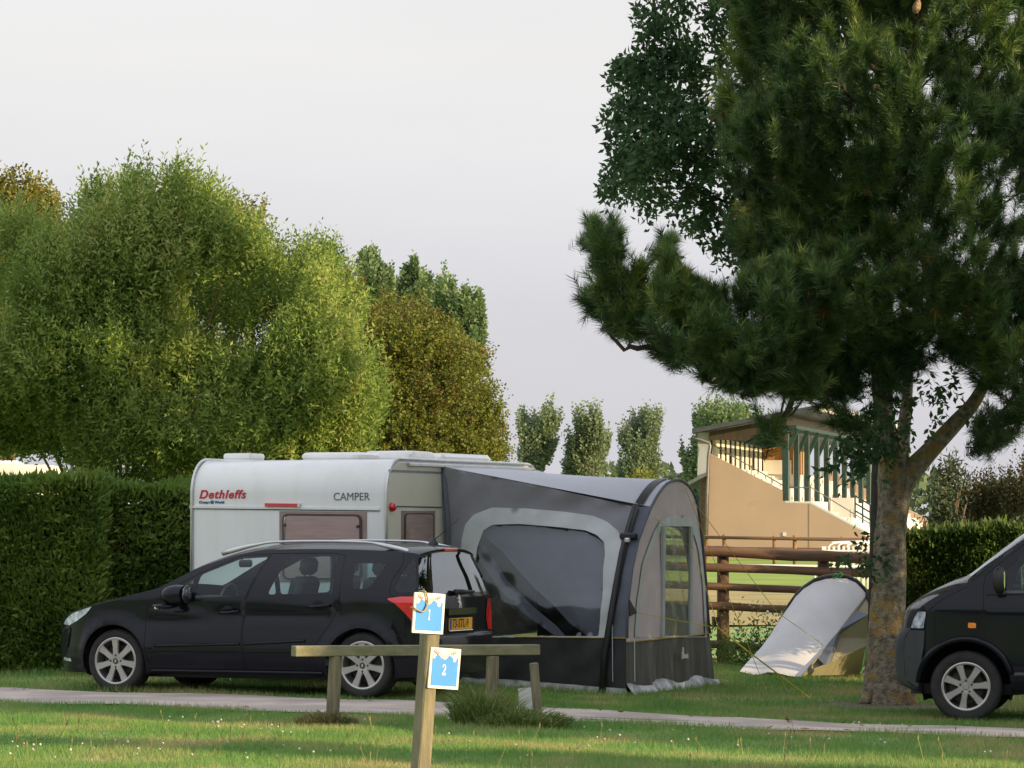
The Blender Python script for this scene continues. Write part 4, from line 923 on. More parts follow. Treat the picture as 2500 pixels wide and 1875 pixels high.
# far side wall with its own window, so daylight shows through the front window
shr = fq(HOODR[:1])[0]
FSz = [(0, zr - .01), (xf, shr[1]), (xf, .05), (0, .05)]
hole = rpoly([(.8, .85), (.8, 1.7), (xf - .25, 1.62), (xf - .15, .75)], .12)
V_, F_, c_ = cdt([FSz, hole], [], .12); kk = ~pip(hole, c_)
FV = np.stack([V_[:, 0], ye - dyr(V_[:, 0], V_[:, 1]), V_[:, 1]], -1)
submesh('far_wall', FV, F_[kk], m_fgrey, aw); submesh('far_window', FV, F_[~kk], glass('far_film', (.85, .87, .8), 1.3, .1), aw)
MB().prism([Vector((x, y, .03)) for x, y in ((.03, ya + .05), (xf - .05, ya + .05), (xf - .05, ye - .05), (.03, ye - .05))], (0, 0, .01)).build('darkening_sheet', m_fskirt, aw)  # dark sheet added over the grass to keep the inside dark through the film
# ropes, straps and pegs
def wp(name, pts, r, mat, n=5, parent=aw): return MB().tube(pts, r, n).build(name, mat, parent, False, True)
mA = ROOTM[aw]; fp = lambda px, py, d=.02: mA @ (A.x(px, py, xf) + Vector((d, 0, 0)))
Jn = P(1754, 1533, 37.4); peg1 = G(1980, 1706); peg2 = G(1927, 1698); peg3 = G(1872, 1690); peg4 = G(2104, 1640)
wp('guy_rope', [fp(1549, 1496), Jn], .0036, m_yel); wp('guy_rope', [fp(1590, 1262), fp(1640, 1340, .25), Jn], .0036, m_yel)
wp('guy_rope', [Jn, P(1826, 1590, 37.3), peg1], .0085, m_yel); wp('guy_rope', [P(1900, 1643, 37.2), peg2], .0036, m_yel)
wp('guy_rope', [fp(1668, 1190), peg3], .0036, m_yel); wp('guy_rope', [fp(1690, 1225), P(1896, 1494, 41.2), peg4], .0036, m_yel)
m_peg = M('peg_steel', (.45, .46, .48), .4, metal=.6)
for pg in (peg1, peg2, peg3): wp('peg', [pg + Vector((.0, 0, .06)), pg + Vector((-.03, 0, -.08))], .006, m_peg)
for px in (1468, 1490, 1500, 1530, 1553, 1580): 
    g = G(px, 1686 if px < 1520 else 1684); wp('peg', [g + Vector((.02, .08, .17)), g + Vector((0, .0, .01))], .009, m_peg); 
for px in (1495, 1549): wp('strap', [mA @ (A.y(px, 1525 if px < 1500 else 1558, ya - .03)), mA @ (A.y(px + 1, 1664, ya - .04))], .006, m_peg)
m = MB(); m.prism([fp(1530, 1462), fp(1531, 1505), fp(1549, 1496)], mA.to_3x3() @ Vector((.01, 0, 0))); m.build('tie_tab', m_beam, aw, False, True)
m = MB(); m.prism([fp(1733, 1505), fp(1735, 1540), P(1756, 1512, 39.6), P(1754, 1507, 39.6)], (0, .01, 0)); m.build('tie_tab', m_beam, aw, False, True)

# ------------------------------------------------------------------ small pop-up tent behind the tree
m_tent = M('tent_silver', (.56, .55, .565), .6, var=.05, scale=3, bump=.1, bscale=4)
m_khaki = M('tent_khaki', (.22, .20, .12), .75, var=.08, scale=3, bump=.2)
tg = G(1960, 1648); tent = thing('small_tent', 'small silver grey tent with dark arched pole behind the tree trunk', 'tent', (tg.x, tg.y, tg.z))
ARC = [(1928, 1478, 44.5), (1945, 1454, 44.5), (1965, 1434, 44.5), (1990, 1417, 44.5), (2015, 1409, 44.5), (2042, 1406, 44.5), (2070, 1409, 44.5), (2092, 1420, 44.5), (2108, 1437, 44.5), (2117, 1452, 44.5)]
BOT = [P(x, y, D_) for x, y, D_ in zip(np.linspace(1806, 1958, 10), [1640, 1642, 1645, 1645, 1642, 1644, 1647, 1649, 1650, 1650], np.linspace(43.1, 42.75, 10))]
arc3 = [P(*a) for a in ARC]
g = []
for t in np.linspace(0, 1, 10):
    g.append([a.lerp(b, t) + Vector((0, 0, -.04 * math.sin(math.pi * t) + .012 * math.sin(9 * t + i))) for i, (a, b) in enumerate(zip(arc3, BOT))])
MB().loft(g, False).build('flysheet', m_tent, tent, True, True)
MB().tube([P(1905, 1520, 44.9)] + arc3 + [P(2135, 1490, 44.00), P(2150, 1560, 44.00), G(2155, 1645)], .032, 8).build('arch_pole', m_beam, tent, True, True)
back = [P(x, y, 46.1) for x, y in zip(np.linspace(1960, 2230, 10), [1560, 1540, 1520, 1505, 1500, 1500, 1510, 1530, 1560, 1590])]
bg = [Vector((p.x + .25, 46.35, float(gz(p.x, 46.2)))) for p in back]
MB().loft([arc3, back, bg], False).build('tent_body', m_tent, tent, True, True)
e0, e1 = BOT[-1], arc3[-1]
side = [e0, e0.lerp(e1, .5) + Vector((0, .05, -.05)), e1, P(2135, 1490, 44.00), P(2150, 1560, 44.00), G(2155, 1646)]
MB().prism(side, (0, .01, 0)).build('door_panel', m_khaki, tent, False, True)
dr_ = [e0.lerp(e1, .22), e0.lerp(e1, .55), e0.lerp(e1, .8) + Vector((.03, 0, 0)), P(2120, 1500, 43.98), P(2100, 1540, 43.95), P(2060, 1595, 43.90), P(2015, 1625, 42.9)]
MB().prism([p + Vector((0, -.02, 0)) for p in dr_], (0, .008, 0)).build('door_mesh', m_fdark, tent, False, True)
MB().tube([e0 + Vector((0, -.02, 0)), e0.lerp(e1, .4) + Vector((0, -.03, -.02)), e1 + Vector((0, -.02, 0))], .012, 6).build('door_zip', m_khaki, tent, True, True)
MB().prism([P(1933, 1460, 45.0), P(1932, 1485, 45.0), P(1960, 1440, 45.0)], (0, .01, 0)).build('vent_flap', m_tent, tent, False, True)
m_grn = M('cord_green', (.03, .30, .07), .6, var=.2)
m = MB(); c0 = P(2045, 1408, 44.35)
m.tube([c0 + Vector((.05 * math.cos(t) * (1 + .4 * math.sin(3 * t)), -.02 + .01 * math.sin(5 * t), .03 * math.sin(2 * t) + .012)) for t in np.linspace(0, 6.3, 24)], .008, 5); m.tube([c0, c0 + Vector((.05, 0, .05)), c0 + Vector((.02, 0, .06))], .007, 5); m.tube([c0, c0 + Vector((-.06, -.01, -.02))], .008, 5)
m.build('green_cord', m_grn, tent, True, True)
wp('guy_rope', [P(1933, 1482, 44.80), G(1870, 1545 + 95)], .005, m_grn, parent=tent); wp('guy_rope', [P(2112, 1588, 43.2), G(2101, 1660)], .006, m_grn, parent=tent)

# ------------------------------------------------------------------ sign post, barrier, stake
m_wood = M('weathered_pine', (.27, .225, .15), .85, var=.25, scale=5, bump=.4, bscale=30, stretch=(6, 6, .8), c2=(.15, .135, .085))
m_wood2 = M('mossy_timber', (.27, .24, .16), .85, var=.3, scale=3, bump=.4, bscale=25, stretch=(1, 4, 4), c2=(.17, .17, .09))
DP = 17.5
ptop = P(1056, 1449, DP); pbot = P(1007, 2165, DP)
sp = thing('sign_post', 'leaning wooden post carrying two blue pitch number signs', 'sign post', (pbot.x, pbot.y, pbot.z))
nf = Vector((.6, -.8, 0))
MB().beam(pbot, ptop, .075, .075, nf, bev=.006).build('post', m_wood, sp, False, True)
m_swhite = M('sign_cream', (.80, .74, .64), .5, var=.05, scale=6); m_sblue = M('sign_blue', (.020, .245, .70), .4, var=.08, scale=4, coat=.2)
m_spink = M('sign_pink', (.78, .50, .50), .5); m_sred = M('sign_red', (.50, .06, .05), .5); m_screw = M('screw_zinc', (.3, .28, .26), .5, metal=.5)
axis = (ptop - pbot).normalized()
ONE = [(-.30, -1), (.34, -1), (.34, -.86), (.16, -.82), (.16, 1), (.04, 1), (-.34, .72), (-.34, .60), (-.12, .66), (-.12, -.82), (-.30, -.86)]
TWO = [(-.52, -1), (.52, -1), (.56, -.52), (.44, -.52), (.38, -.70), (-.12, -.70), (.36, -.12), (.50, .22), (.50, .52), (.34, .84), (.05, 1), (-.22, .96), (-.44, .76), (-.48, .50), (-.38, .38), (-.22, .42), (-.20, .60), (-.10, .80), (.06, .82), (.20, .66), (.22, .44), (.12, .10), (-.52, -.78)]
def sign(tl, tr, br, bl_, numeral, nm):
    zz = P((tl[0] + br[0]) / 2, (tl[1] + br[1]) / 2, DP).z; fp_ = pbot + axis * ((zz - pbot.z) / axis.z) + nf * .0385
    o = [hit(x, y, fp_, nf) for x, y in (tl, tr, br, bl_)]
    ctr = sum(o, Vector()) / 4; ex = ((o[1] - o[0]) + (o[2] - o[3])) / 2; ey = ((o[0] - o[3]) + (o[1] - o[2])) / 2
    # seat the board on the post's face
    q = lambda u, v, d: ctr + ex * (u - .5) + ey * (v - .5) + nf * d
    b = MB().prism([q(u, v, .001) for u, v in rpoly([(0, 0), (1, 0), (1, 1), (0, 1)], .02, 3)], nf * .009).build('sign_board', m_swhite, sp, False, True)
    b['label'] = 'blue and cream sign reading ' + nm
    blue = [(.07, .07), (.93, .07), (.93, .80)] + [(.80, .72), (.70, .80), (.62, .84), (.55, .74), (.47, .84), (.40, .72), (.30, .82), (.22, .84), (.14, .74), (.07, .78)]
    MB().prism([q(u, v, .0105) for u, v in blue], nf * .0012).build('blue_field', m_sblue, b, False, True)
    pk = MB()
    for u, v, rx, ry in ((.47, .80, .09, .08), (.30, .86, .07, .05), (.62, .86, .06, .04)): pk.prism([q(u + rx * math.cos(t), v + ry * math.sin(t), .012) for t in np.linspace(0, 2 * math.pi, 16, False)], nf * .0008)
    pk.build('pink_petals', m_spink, b, False, True)
    wt = MB()
    for u, v, rx, ry in ((.80, .74, .055, .07), (.11, .80, .05, .07)): wt.prism([q(u + rx * math.cos(t), v + ry * math.sin(t), .0122) for t in np.linspace(0, 2 * math.pi, 16, False)], nf * .0008)
    wt.build('cream_petals', m_swhite, b, False, True)
    sr = MB()
    for u0, s_ in ((.12, 1), (.82, -1)):
        sr.tube([q(u0 + s_ * .07 * math.sin(2.2 * t) + .02 * t * s_, .92 + .035 * math.cos(3 * t) - .012 * t, .0135) for t in np.linspace(0, 4, 22)], .0012, 5)
    sr.build('red_scrolls', m_sred, b, False, True)
    ox = .50 if nm == '1' else .47
    MB().prism([q(ox + x * .115 * (.9 if nm == '1' else 1.0), .47 + y * .135, .0125) for x, y in numeral], nf * .0012).build('numeral', m_swhite, b, False, True)
    sc_ = MB()
    for u, v in (((.82, .14),) if nm == '1' else ((.13, .16), (.56, .94))): sc_.prism([q(u + .014 * math.cos(t), v + .012 * math.sin(t), .012) for t in np.linspace(0, 2 * math.pi, 10, False)], nf * .003)
    sc_.build('screws', m_screw, b, False, True)
    return q
q1 = sign((1010, 1446), (1085, 1450), (1078, 1549), (1004, 1544), ONE, '1')
sign((1050, 1580), (1123, 1585), (1115, 1684), (1042, 1679), TWO, '2')
pts = smooth_line([tuple(q1(u, v, d)) for u, v, d in ((.27, 1.03, -.02), (.30, 1.03, .016), (.37, .90, .02), (.39, .74, .022), (.34, .61, .022), (.25, .53, .022), (.08, .56, .022), (-.02, .61, .016), (-.03, .62, -.01))], 5)
tag(MB().tube(pts, .0042, 8).build('cord_loop', M('cord_straw', (.36, .27, .09), .7, var=.25, scale=60), None, True), 'straw coloured cord loop hooked over the sign numbered 1', 'cord')
bA = P(716, 1589.5, 29.5); bB = P(1313, 1586, 30.5)
br = thing('low_barrier', 'low timber barrier of one rail on two legs beside the lane', 'barrier', tuple((bA + bB) / 2 - Vector((0, 0, .6))))
MB().beam(bA, bB, .10, .088, (0, 0, 1), bev=.006).build('rail', m_wood2, br, False, True)
for (xt, xb, yb, D) in ((820, 808, 1785, 29.66), (1203, 1198, 1790, 30.28)):
    a = P(xt, 1602, D); b = P(xb, yb, D); b.z -= .1
    MB().beam(b, a, .085, .085, Vector((-.45, -.9, 0)), bev=.006).build('leg', m_wood, br, False, True)
a = P(1303, 1618, 30.2); b = P(1317, 1790, 30.2)
st = tag(MB().beam(b, a, .07, .05, Vector((.5, -.9, 0)), bev=.008).build('stake', m_wood, None), 'short leaning wooden stake right of the low barrier', 'stake')
g = [P(1265, 1681, 30.42), P(1298, 1678, 30.42), P(1303, 1770, 30.42), P(1270, 1772, 30.42)]
tag(MB().prism(g, (0, .012, 0)).build('white_board', m_white, None), 'small white board leaning behind the short stake', 'board')
# grass tufts left uncut round the legs
def tuft(name, label, cx, cy, n, h0, h1, spread, mat, droop=.5, lean=(0, 0), group=None):
    ba = rng.uniform(0, 2 * np.pi, n); br_ = np.sqrt(rng.random(n)) * spread
    x = cx + br_ * np.cos(ba); y = cy + .6 * br_ * np.sin(ba); z = gz(x, y); h = rng.uniform(h0, h1, n) * (1 - .5 * br_ / spread)
    d = np.stack([np.cos(ba) * .5 + rng.normal(0, .35, n) + lean[0], np.sin(ba) * .4 + rng.normal(0, .3, n), 0 * x], -1)
    b = np.stack([x, y, z - .01], -1); w_ = rng.uniform(.003, .0065, n)[:, None]; s = nrm(np.stack([-d[:, 1] + .2, d[:, 0] + .6, 0 * x], -1)) * w_
    s = nrm(np.stack([np.ones(n), rng.normal(0, .5, n), 0 * x], -1)) * w_
    p = [b + np.stack([0 * x, 0 * x, h], -1) * (t - droop * .45 * t ** 3)[..., None] + d * (h * t ** 2 * .75)[:, None] for t in (np.full(n, v) for v in (0, .35, .7, 1.))]
    q = np.concatenate([np.stack([p[i] - s * k0, p[i] + s * k0, p[i + 1] + s * k1, p[i + 1] - s * k1], 1) for i, (k0, k1) in enumerate(((1, .95), (.95, .7), (.7, .1)))])
    o = facemesh(name, q, 4, mat); tag(o, label, 'grass tuft', group); return o
m_tuft = leafmat('tuft_green', [(.08, .13, .035), (.17, .25, .06), (.34, .33, .13)], .35); m_tuftd = leafmat('tuft_dry', [(.08, .10, .035), (.18, .17, .07), (.32, .26, .13)], .3)
GT = 'uncut grass tufts round the barrier'
c = P(803, 1780, 29.55); tuft('grass_tuft', 'small brownish grass tuft at left leg of the low barrier', c.x - .02, c.y, 700, .10, .30, .25, m_tuftd, .9, group=GT)
c = P(1200, 1790, 30.1); tuft('grass_tuft', 'tall green grass tuft at right leg of the low barrier', c.x - .06, c.y - .1, 1100, .18, .56, .27, m_tuft, .35, group=GT)
c = P(1290, 1790, 29.9); tuft('grass_tuft', 'drooping dry grass tuft at foot of the short stake', c.x - .05, c.y - .1, 1500, .18, .42, .38, m_tuft, 1.1, (.35, 0), group=GT)
# ------------------------------------------------------------------ grandstand
m_render = M('sand_render', (.47, .335, .245), .9, var=.05, scale=.7, bump=.08, bscale=30)
# rusty water stains with a shape of their own
_n = m_render.node_tree; _L = _n.links.new; _b = _n.nodes['Principled BSDF']
_nz = nd(_n, 'ShaderNodeTexNoise'); _nz.inputs['Scale'].default_value = .8; _nz.inputs['Detail'].default_value = 7
_tc = nd(_n, 'ShaderNodeTexCoord'); _mp = nd(_n, 'ShaderNodeMapping'); _mp.inputs['Scale'].default_value = (.7, 1, 1.3); _L(_tc.outputs['Object'], _mp.inputs[0]); _L(_mp.outputs[0], _nz.inputs['Vector'])
_cr = nd(_n, 'ShaderNodeValToRGB'); _cr.color_ramp.elements[0].position = .60; _cr.color_ramp.elements[1].position = .74; _L(_nz.outputs[0], _cr.inputs[0])
_mx = nd(_n, 'ShaderNodeMixRGB'); _mx.inputs[2].default_value = (.40, .19, .09, 1); _old = _b.inputs['Base Color'].links[0].from_socket
_mu = nd(_n, 'ShaderNodeMath', operation='MULTIPLY'); _mu.inputs[1].default_value = .6; _L(_cr.outputs[0], _mu.inputs[0])
_L(_old, _mx.inputs[1]); _L(_mu.outputs[0], _mx.inputs[0]); _L(_mx.outputs[0], _b.inputs['Base Color'])
m_conc = M('white_concrete', (.66, .63, .58), .85, var=.06, scale=2)
m_stwhite = M('white_cladding', (.50, .51, .51), .7, var=.04, scale=1.5, stretch=(8, 8, .3))
m_green = M('column_green', (.020, .050, .047), .5, var=.15, scale=4)
m_fasc = M('brown_boards', (.07, .046, .036), .85, var=.25, scale=2.2, stretch=(9, 9, .25))
m_orange = M('orange_boards', (.40, .19, .06), .8, var=.2, scale=2, stretch=(8, 8, .3))
m_slate = M('roof_slate', (.06, .065, .075), .6, var=.15)
m_cream = M('cream_panel', (.88, .82, .62), .6, var=.04)
m_zinc = M('zinc', (.20, .205, .215), .45, metal=.5, var=.1)
GO = P(1918, 1226, 128)
gs = thing('grandstand', 'beige racecourse grandstand with green columns and sloping wall beyond the fences', 'grandstand', (GO.x, GO.y, float(gz(GO.x, GO.y))), R(-12))
Q = Frame(gs)
gy = lambda px, py, y0=0.: Q.y(px, py, y0)
def gprism(name, pts, y0, y1, mat, parent=None, yt=None):
    return MB().prism([Vector((gy(x, y, y0 if yt is None else yt).x, y0, gy(x, y, y0 if yt is None else yt).z)) for x, y in pts], (0, y1 - y0, 0)).build(name, mat, parent or gs)
WALL = [(1734, 1108), (1916, 1201), (1917, 1226), (1978, 1228), (2111, 1298), (2111, 1372), (1727, 1372), (1730, 1240)]
gprism('end_wall', WALL, 0, .3, m_render, yt=0)
gprism('wall_joint', [(1974.5, 1231), (1976, 1231), (1976, 1370), (1974.5, 1370)], -.012, -.002, M('joint', (.30, .20, .12), .9), yt=0)
m = MB()
for a, b in (((1917, 1226.5), (1978, 1228.5)), ((1978, 1228.5), (2111, 1299))):
    m.beam(gy(*a) + Vector((0, .155, .02)), gy(*b) + Vector((0, .155, .02)), .32, .07)
m.build('wall_coping', m_conc, gs)
# stepped seating, a solid stair profile running the length of the stand
prof = []; x0, z0 = gy(1737, 1112).x, gy(1737, 1122).z; x1, z1 = gy(1918, 1214).x, gy(1918, 1224).z
for k in range(9):
    xa = x0 + (x1 - x0) * k / 9; xb = x0 + (x1 - x0) * (k + 1) / 9; za = z0 - .28 + (z1 - z0) * k / 9; prof += [(xa, za), (xb, za)]
xl, zl = gy(1978, 1234).x, gy(1978, 1234).z; prof += [(x1, z1), (xl, z1)]
x2, z2 = gy(2150, 1330).x, gy(2150, 1330).z
for k in range(7):
    xa = xl + (x2 - xl) * k / 7; xb = xl + (x2 - xl) * (k + 1) / 7; za = zl - .05 + (z2 - zl) * (k + 1) / 7; prof += [(xa, za), (xb, za)]
prof += [(x2, -.5), (x0, -.5)]
MB().prism([Vector((x, .31, z)) for x, z in prof], (0, 33, 0)).build('seating_steps', m_conc, gs)
# columns along the front, brackets and roof
ctop = gy(1919, 1048).z; xc = gy(1917.5, 1150).x
for k in range(11):
    c = MB(); w_ = .24 if k == 0 else .2
    c.box((xc, .15 + 3 * k, (ctop + z1) / 2), (w_, w_ + .06, ctop - z1), bev=.02)
    c.beam((xc, .15 + 3 * k, ctop - .9), (xc + .42, .15 + 3 * k, ctop + .02), .10, .14); c.build('column', m_green, gs)
m = MB(); m.box((xc + .2, 15.3, ctop + .08), (.45, 31, .12)); m.box((xc, 15.3, ctop - .02), (.2, 31, .18)); m.build('eaves_beam', m_green, gs)
ra = gy(1697, 1057); rb = gy(1921, 1016); sl = (rb.z - ra.z) / (rb.x - ra.x); xe = rb.x + 1.25
rp = [(ra.x, ra.z - .02), (xe, ra.z + sl * (xe - ra.x)), (xe, ra.z + sl * (xe - ra.x) + .17), (ra.x, ra.z + .13)]
MB().prism([Vector((x, -.7, z)) for x, z in rp], (0, 32, 0)).build('roof', m_slate, gs)
MB().box((xe + .03, 15.3, ra.z + sl * (xe - ra.x) + .06), (.06, 31.8, .26)).build('roof_edge', m_conc, gs)
gprism('gable_boards', [(1733, 1054), (1921, 1019), (1921, 1077), (1731, 1074)], -.12, -.02, m_fasc, yt=0)
gprism('gable_beam', [(1800, 1077.5), (1921, 1078), (1921, 1092), (1860, 1093)], .0, .2, m_green, yt=0)
gprism('gable_cladding', [(1704, 1056), (1730, 1056), (1729, 1160), (1702, 1164)], .02, .3, m_stwhite, yt=0)
# back wall of cream bays between brown mullions, sunlit through the open front
bx = gy(1738, 1100).x; zt = gy(1738, 1070).z; zbk = z0 - .3
for k in range(10):
    y0 = .5 + 1.22 * k
    MB().box((bx, y0 + .5, (zt + zbk) / 2), (.12, .94 if k % 3 else .98, zt - zbk)).build('back_panel', m_cream if k % 4 != 3 else m_stwhite, gs)
    MB().box((bx + .03, y0 + 1.11, (zt + zbk) / 2), (.14, .22, zt - zbk)).build('mullion', m_fasc, gs)
MB().box((bx - .08, 6.6, (zt + zbk) / 2), (.03, 12.6, zt - zbk)).build('back_wall', m_fasc, gs)
m = MB()
hz = lambda x: z0 + (z1 - z0) * (x - x0) / (x1 - x0)
m.tube([(x0, .25, z0 + .55), (x1, .25, z1 + .5), (xl, .25, z1 + .5), (x2 - .4, .25, z2 + .75)], .022, 6)
for t in np.linspace(0, 1, 9): x = x0 + (x2 - .4 - x0) * t; zb_ = float(np.interp(x, [x0, x1, xl, x2], [z0, z1, z1, z2])); m.tube([(x, .25, zb_), (x, .25, zb_ + .6)], .016, 5)
m.build('handrail', m_zinc, gs)
# the boarded box across the stand
bya = 12.6; a = gy(1862, 1095, bya); b = gy(1936, 1095, bya)
zmid = gy(1900, 1158, bya).z; ztp = gy(1900, 1085, bya).z
MB().box(((bx + b.x) / 2, bya + 2.5, (zmid + ztp) / 2), (b.x - bx, 5, ztp - zmid)).build('boarded_box', m_orange, gs)
MB().box(((bx + b.x) / 2 + .02, bya + 2.5, (zmid + z1 - .3) / 2), (b.x - bx + .06, 5.06, zmid - z1 + .3)).build('box_base', m_conc, gs)
xs0 = gy(1865, 1140, bya).x
MB().box((xs0 + .55, bya - .1, zmid + .28), (1.1, .15, .56)).build('box_parapet', m_conc, gs)
MB().box((b.x + .02, bya + 1.5, zmid + .45), (.06, .9, 1.5)).build('doorway', m_fasc, gs)
MB().box((b.x + .02, bya + 3.6, zmid + .45), (.06, .8, 1.5)).build('doorway', m_cream, gs)
# far end wall, parapets, stair rail
MB().prism([Vector((gy(x, y).x, 32.7, gy(x, y).z)) for x, y in WALL], (0, .3, 0)).build('far_end_wall', m_render, gs)
pa = gy(2030, 1238, 5); pb = gy(2081, 1238, 5)
MB().box(((pa.x + pb.x) / 2, 5.4, (gy(2040, 1217, 5).z + gy(2040, 1262, 5).z) / 2), (pb.x - pa.x, .5, gy(2040, 1217, 5).z - gy(2040, 1265, 5).z)).build('stair_parapet', m_conc, gs)
m = MB()
p0, p1 = gy(2086, 1210, 5), gy(2160, 1255, 5)
for dz in (0, -.28, -.56): m.beam((p0.x, 5.2, p0.z + dz), (p1.x, 5.2, p1.z + dz), .05, .06)
for t in np.linspace(0, 1, 5): m.beam((p0.x + (p1.x - p0.x) * t, 5.2, p0.z + (p1.z - p0.z) * t), (p0.x + (p1.x - p0.x) * t, 5.2, p0.z + (p1.z - p0.z) * t - .85), .06, .06, (0, 1, 0))
m.build('stair_rail', m_green, gs)
# lean-to and rainwater pipe at the back, small notice on the wall
gprism('lean_to_roof', [(1727, 1153), (1727, 1162), (1668, 1192), (1668, 1184)], -.3, 8, m_zinc, yt=0)
gprism('lean_to_wall', [(1711, 1165), (1726, 1162), (1724, 1372), (1711, 1372)], .1, 8, M('brick_brown', (.22, .11, .06), .9, var=.3, scale=6, stretch=(1, 1, 4)), yt=0)
gprism('lean_to_post', [(1706, 1168), (1711, 1166), (1711, 1372), (1706, 1372)], .0, .1, m_green, yt=0)
pt = [(1695, 1066), (1697, 1070), (1734, 1082), (1735, 1090), (1731, 1115), (1728, 1200), (1724, 1340)]
MB().tube([gy(x, y) + Vector((0, -.16, 0)) for x, y in pt], .06, 8).build('downpipe', m_zinc, gs, True)
gprism('wall_notice', [(1911.5, 1299.5), (1919, 1300), (1919, 1309), (1911.5, 1308.5)], -.03, -.003, m_white, yt=0)

# ------------------------------------------------------------------ fences
m_log = M('log_brown', (.13, .068, .038), .8, var=.35, scale=3, bump=.5, bscale=20, stretch=(.5, 6, 6))
m_logl = M('log_tan', (.26, .13, .06), .8, var=.3, scale=4, bump=.4, bscale=20)
DF = 46.6
A0 = P(1640, 1600, DF); fence = thing('log_fence', 'dark brown log fence with five rails behind the small tent', 'fence', (A0.x, A0.y, float(gz(A0.x, DF))))
def logtube(p, q, r, n=10):
    k = 9; return [p.lerp(q, t) + Vector((0, random.uniform(-.008, .008), random.uniform(-.012, .012))) for t in np.linspace(0, 1, k)], [r * random.uniform(.94, 1.06) for _ in range(k)]
for yl, yr, r in ((1346, 1363, .070), (1386, 1400, .056), (1432, 1446, .052), (1480, 1494, .052), (1574, 1588, .05)):
    p = P(1600, yl - 5, DF - .12); q = P(2260, yr + 6, DF - .12); pp, rr = logtube(p, q, r); MB().tube(pp, rr, 10).build('rail', m_log, fence, True, True)
for px in (1520, 1765, 2010, 2255):
    a = P(px, 1352 + (px - 1720) * .03, DF); b = Vector((a.x, DF, float(gz(a.x, DF)) - .3)); a.z += .02
    MB().tube([b, b.lerp(a, .5), a], [.09, .082, .078], 10).build('post', m_log, fence, True, True)
def farfence(label, D, px, ytop, ybot, r1, rails):
    c = P(1900, 1340, D); f = thing('paddock_fence', label, 'fence', (c.x, D, float(gz(c.x, D))), group='paddock fences before the grandstand')
    for x in px:
        a = P(x, ytop + (x - 1720) * .012, D); b = P(x, ybot, D); b.z = min(b.z, float(gz(b.x, D)) - .1)
        m = MB(); m.tube([b, a - Vector((0, 0, .02)), a], [r1, r1, r1 * .7], 9); m.build('post', m_logl, f, True, True)
    for y0, y1 in rails: MB().tube([P(px[0] - 12, y0, D - .1), P(px[-1] + 12, y1, D - .1)], r1 * .82, 8).build('rail', m_log, f, True, True)
farfence('tan log paddock fence with round posts nearest the grandstand wall', 116, (1558, 1724, 1890, 2056, 2222), 1306, 1376, .055, ((1310, 1318), (1336, 1343)))
farfence('stouter tan log paddock fence in front of the other paddock fence', 106, (1596, 1768, 1940, 2112, 2284), 1304, 1384, .058, ((1309, 1322), (1338, 1349)))
rr = thing('running_rail', 'white racecourse running rail just above the second log', 'rail', tuple(P(1860, 1376, 70) - Vector((0, 0, .9))))
p, q = P(1500, 1376, 70), P(2330, 1386, 70); MB().tube([p, q], .022, 8).build('top_rail', m_white, rr, True, True)
for t in (.05, .32, .59, .86):
    a = p.lerp(q, t); b = Vector((a.x, a.y, float(gz(a.x, a.y)))); MB().tube([b, a], .02, 6).build('rail_post', m_white, rr, True, True)
# white hurdle of pickets and hoops
DH = 82
hd = thing('white_hurdle', 'white plastic picket hurdle with curved hoops left of the tree trunk', 'hurdle', tuple(P(2070, 1410, DH)))
for k, px in enumerate(np.linspace(2012, 2132, 11)):
    a = P(px, 1334, DH); b = Vector((a.x, DH, float(gz(a.x, DH)) - .05)); MB().beam(b, a, .055 if k else .10, .02, (0, 1, 0)).build('picket', m_white, hd, False, True)
for y in (1344, 1352): MB().beam(P(2011, y, DH - .04), P(2140, y + 1, DH - .04), .03, .035).build('crossbar', m_white, hd, False, True)
for k in range(5):
    px = 2030 + 22 * k; MB().tube([P(px + 20 - 26 * math.cos(t), 1336 - 11 * math.sin(t), DH + .1 + .9 * t / 3) for t in np.linspace(0, math.pi, 12)], .016, 6).build('hoop', m_white, hd, True, True)
MB().beam(P(2030, 1324, DH + 1), P(2140, 1320, DH + 1), .4, .04).build('top_board', m_white, hd, False, True)

# ------------------------------------------------------------------ pale caravan beyond the left hedge
c0 = P(-300, 1135, 50.5); c1 = P(112, 1135, 50.5)
pc = thing('cream_caravan', 'cream caravan roof showing over the hedge at far left', 'caravan', (c1.x, c1.y, float(gz(c1.x, 50.5))))
zt_ = P(60, 1134, 50.5).z - float(gz(c1.x, 50.5)); wl = c1.x - c0.x
g = []
for x, ins in ((-wl, .05), (-wl + .05, 0), (-.05, 0), (0, .05)):
    g.append([Vector((x, y + (.0), z)) for y, z in rpoly([(ins, .45 + ins), (ins, zt_ - ins), (2.3 - ins, zt_ - ins), (2.3 - ins, .45 + ins)], .16, 5)])
MB().loft(g, True, True).build('body_shell', m_cream, pc, True, angle=40)
MB().tube([(-wl, -.02, zt_ - .18), (0.02, -.02, zt_ - .18)], .03, 8).build('gutter_rail', m_zinc, pc, True)
MB().box((-wl / 2, -.01, 1.5), (1.2, .03, .6), bev=.01).build('window', m_blind, pc)
MB().box((-.9, 1.1, zt_ + .03), (.8, .6, .08), bev=.03).build('roof_hatch', m_acryl, pc)
for x in (-wl + 1.2, -1.2): MB().lathe([(.001, -.09), (.3, -.09), (.32, 0), (.3, .09), (.001, .09)], (x, .2, .32), (0, -1, 0), 20).build('wheel', m_tyre, pc)
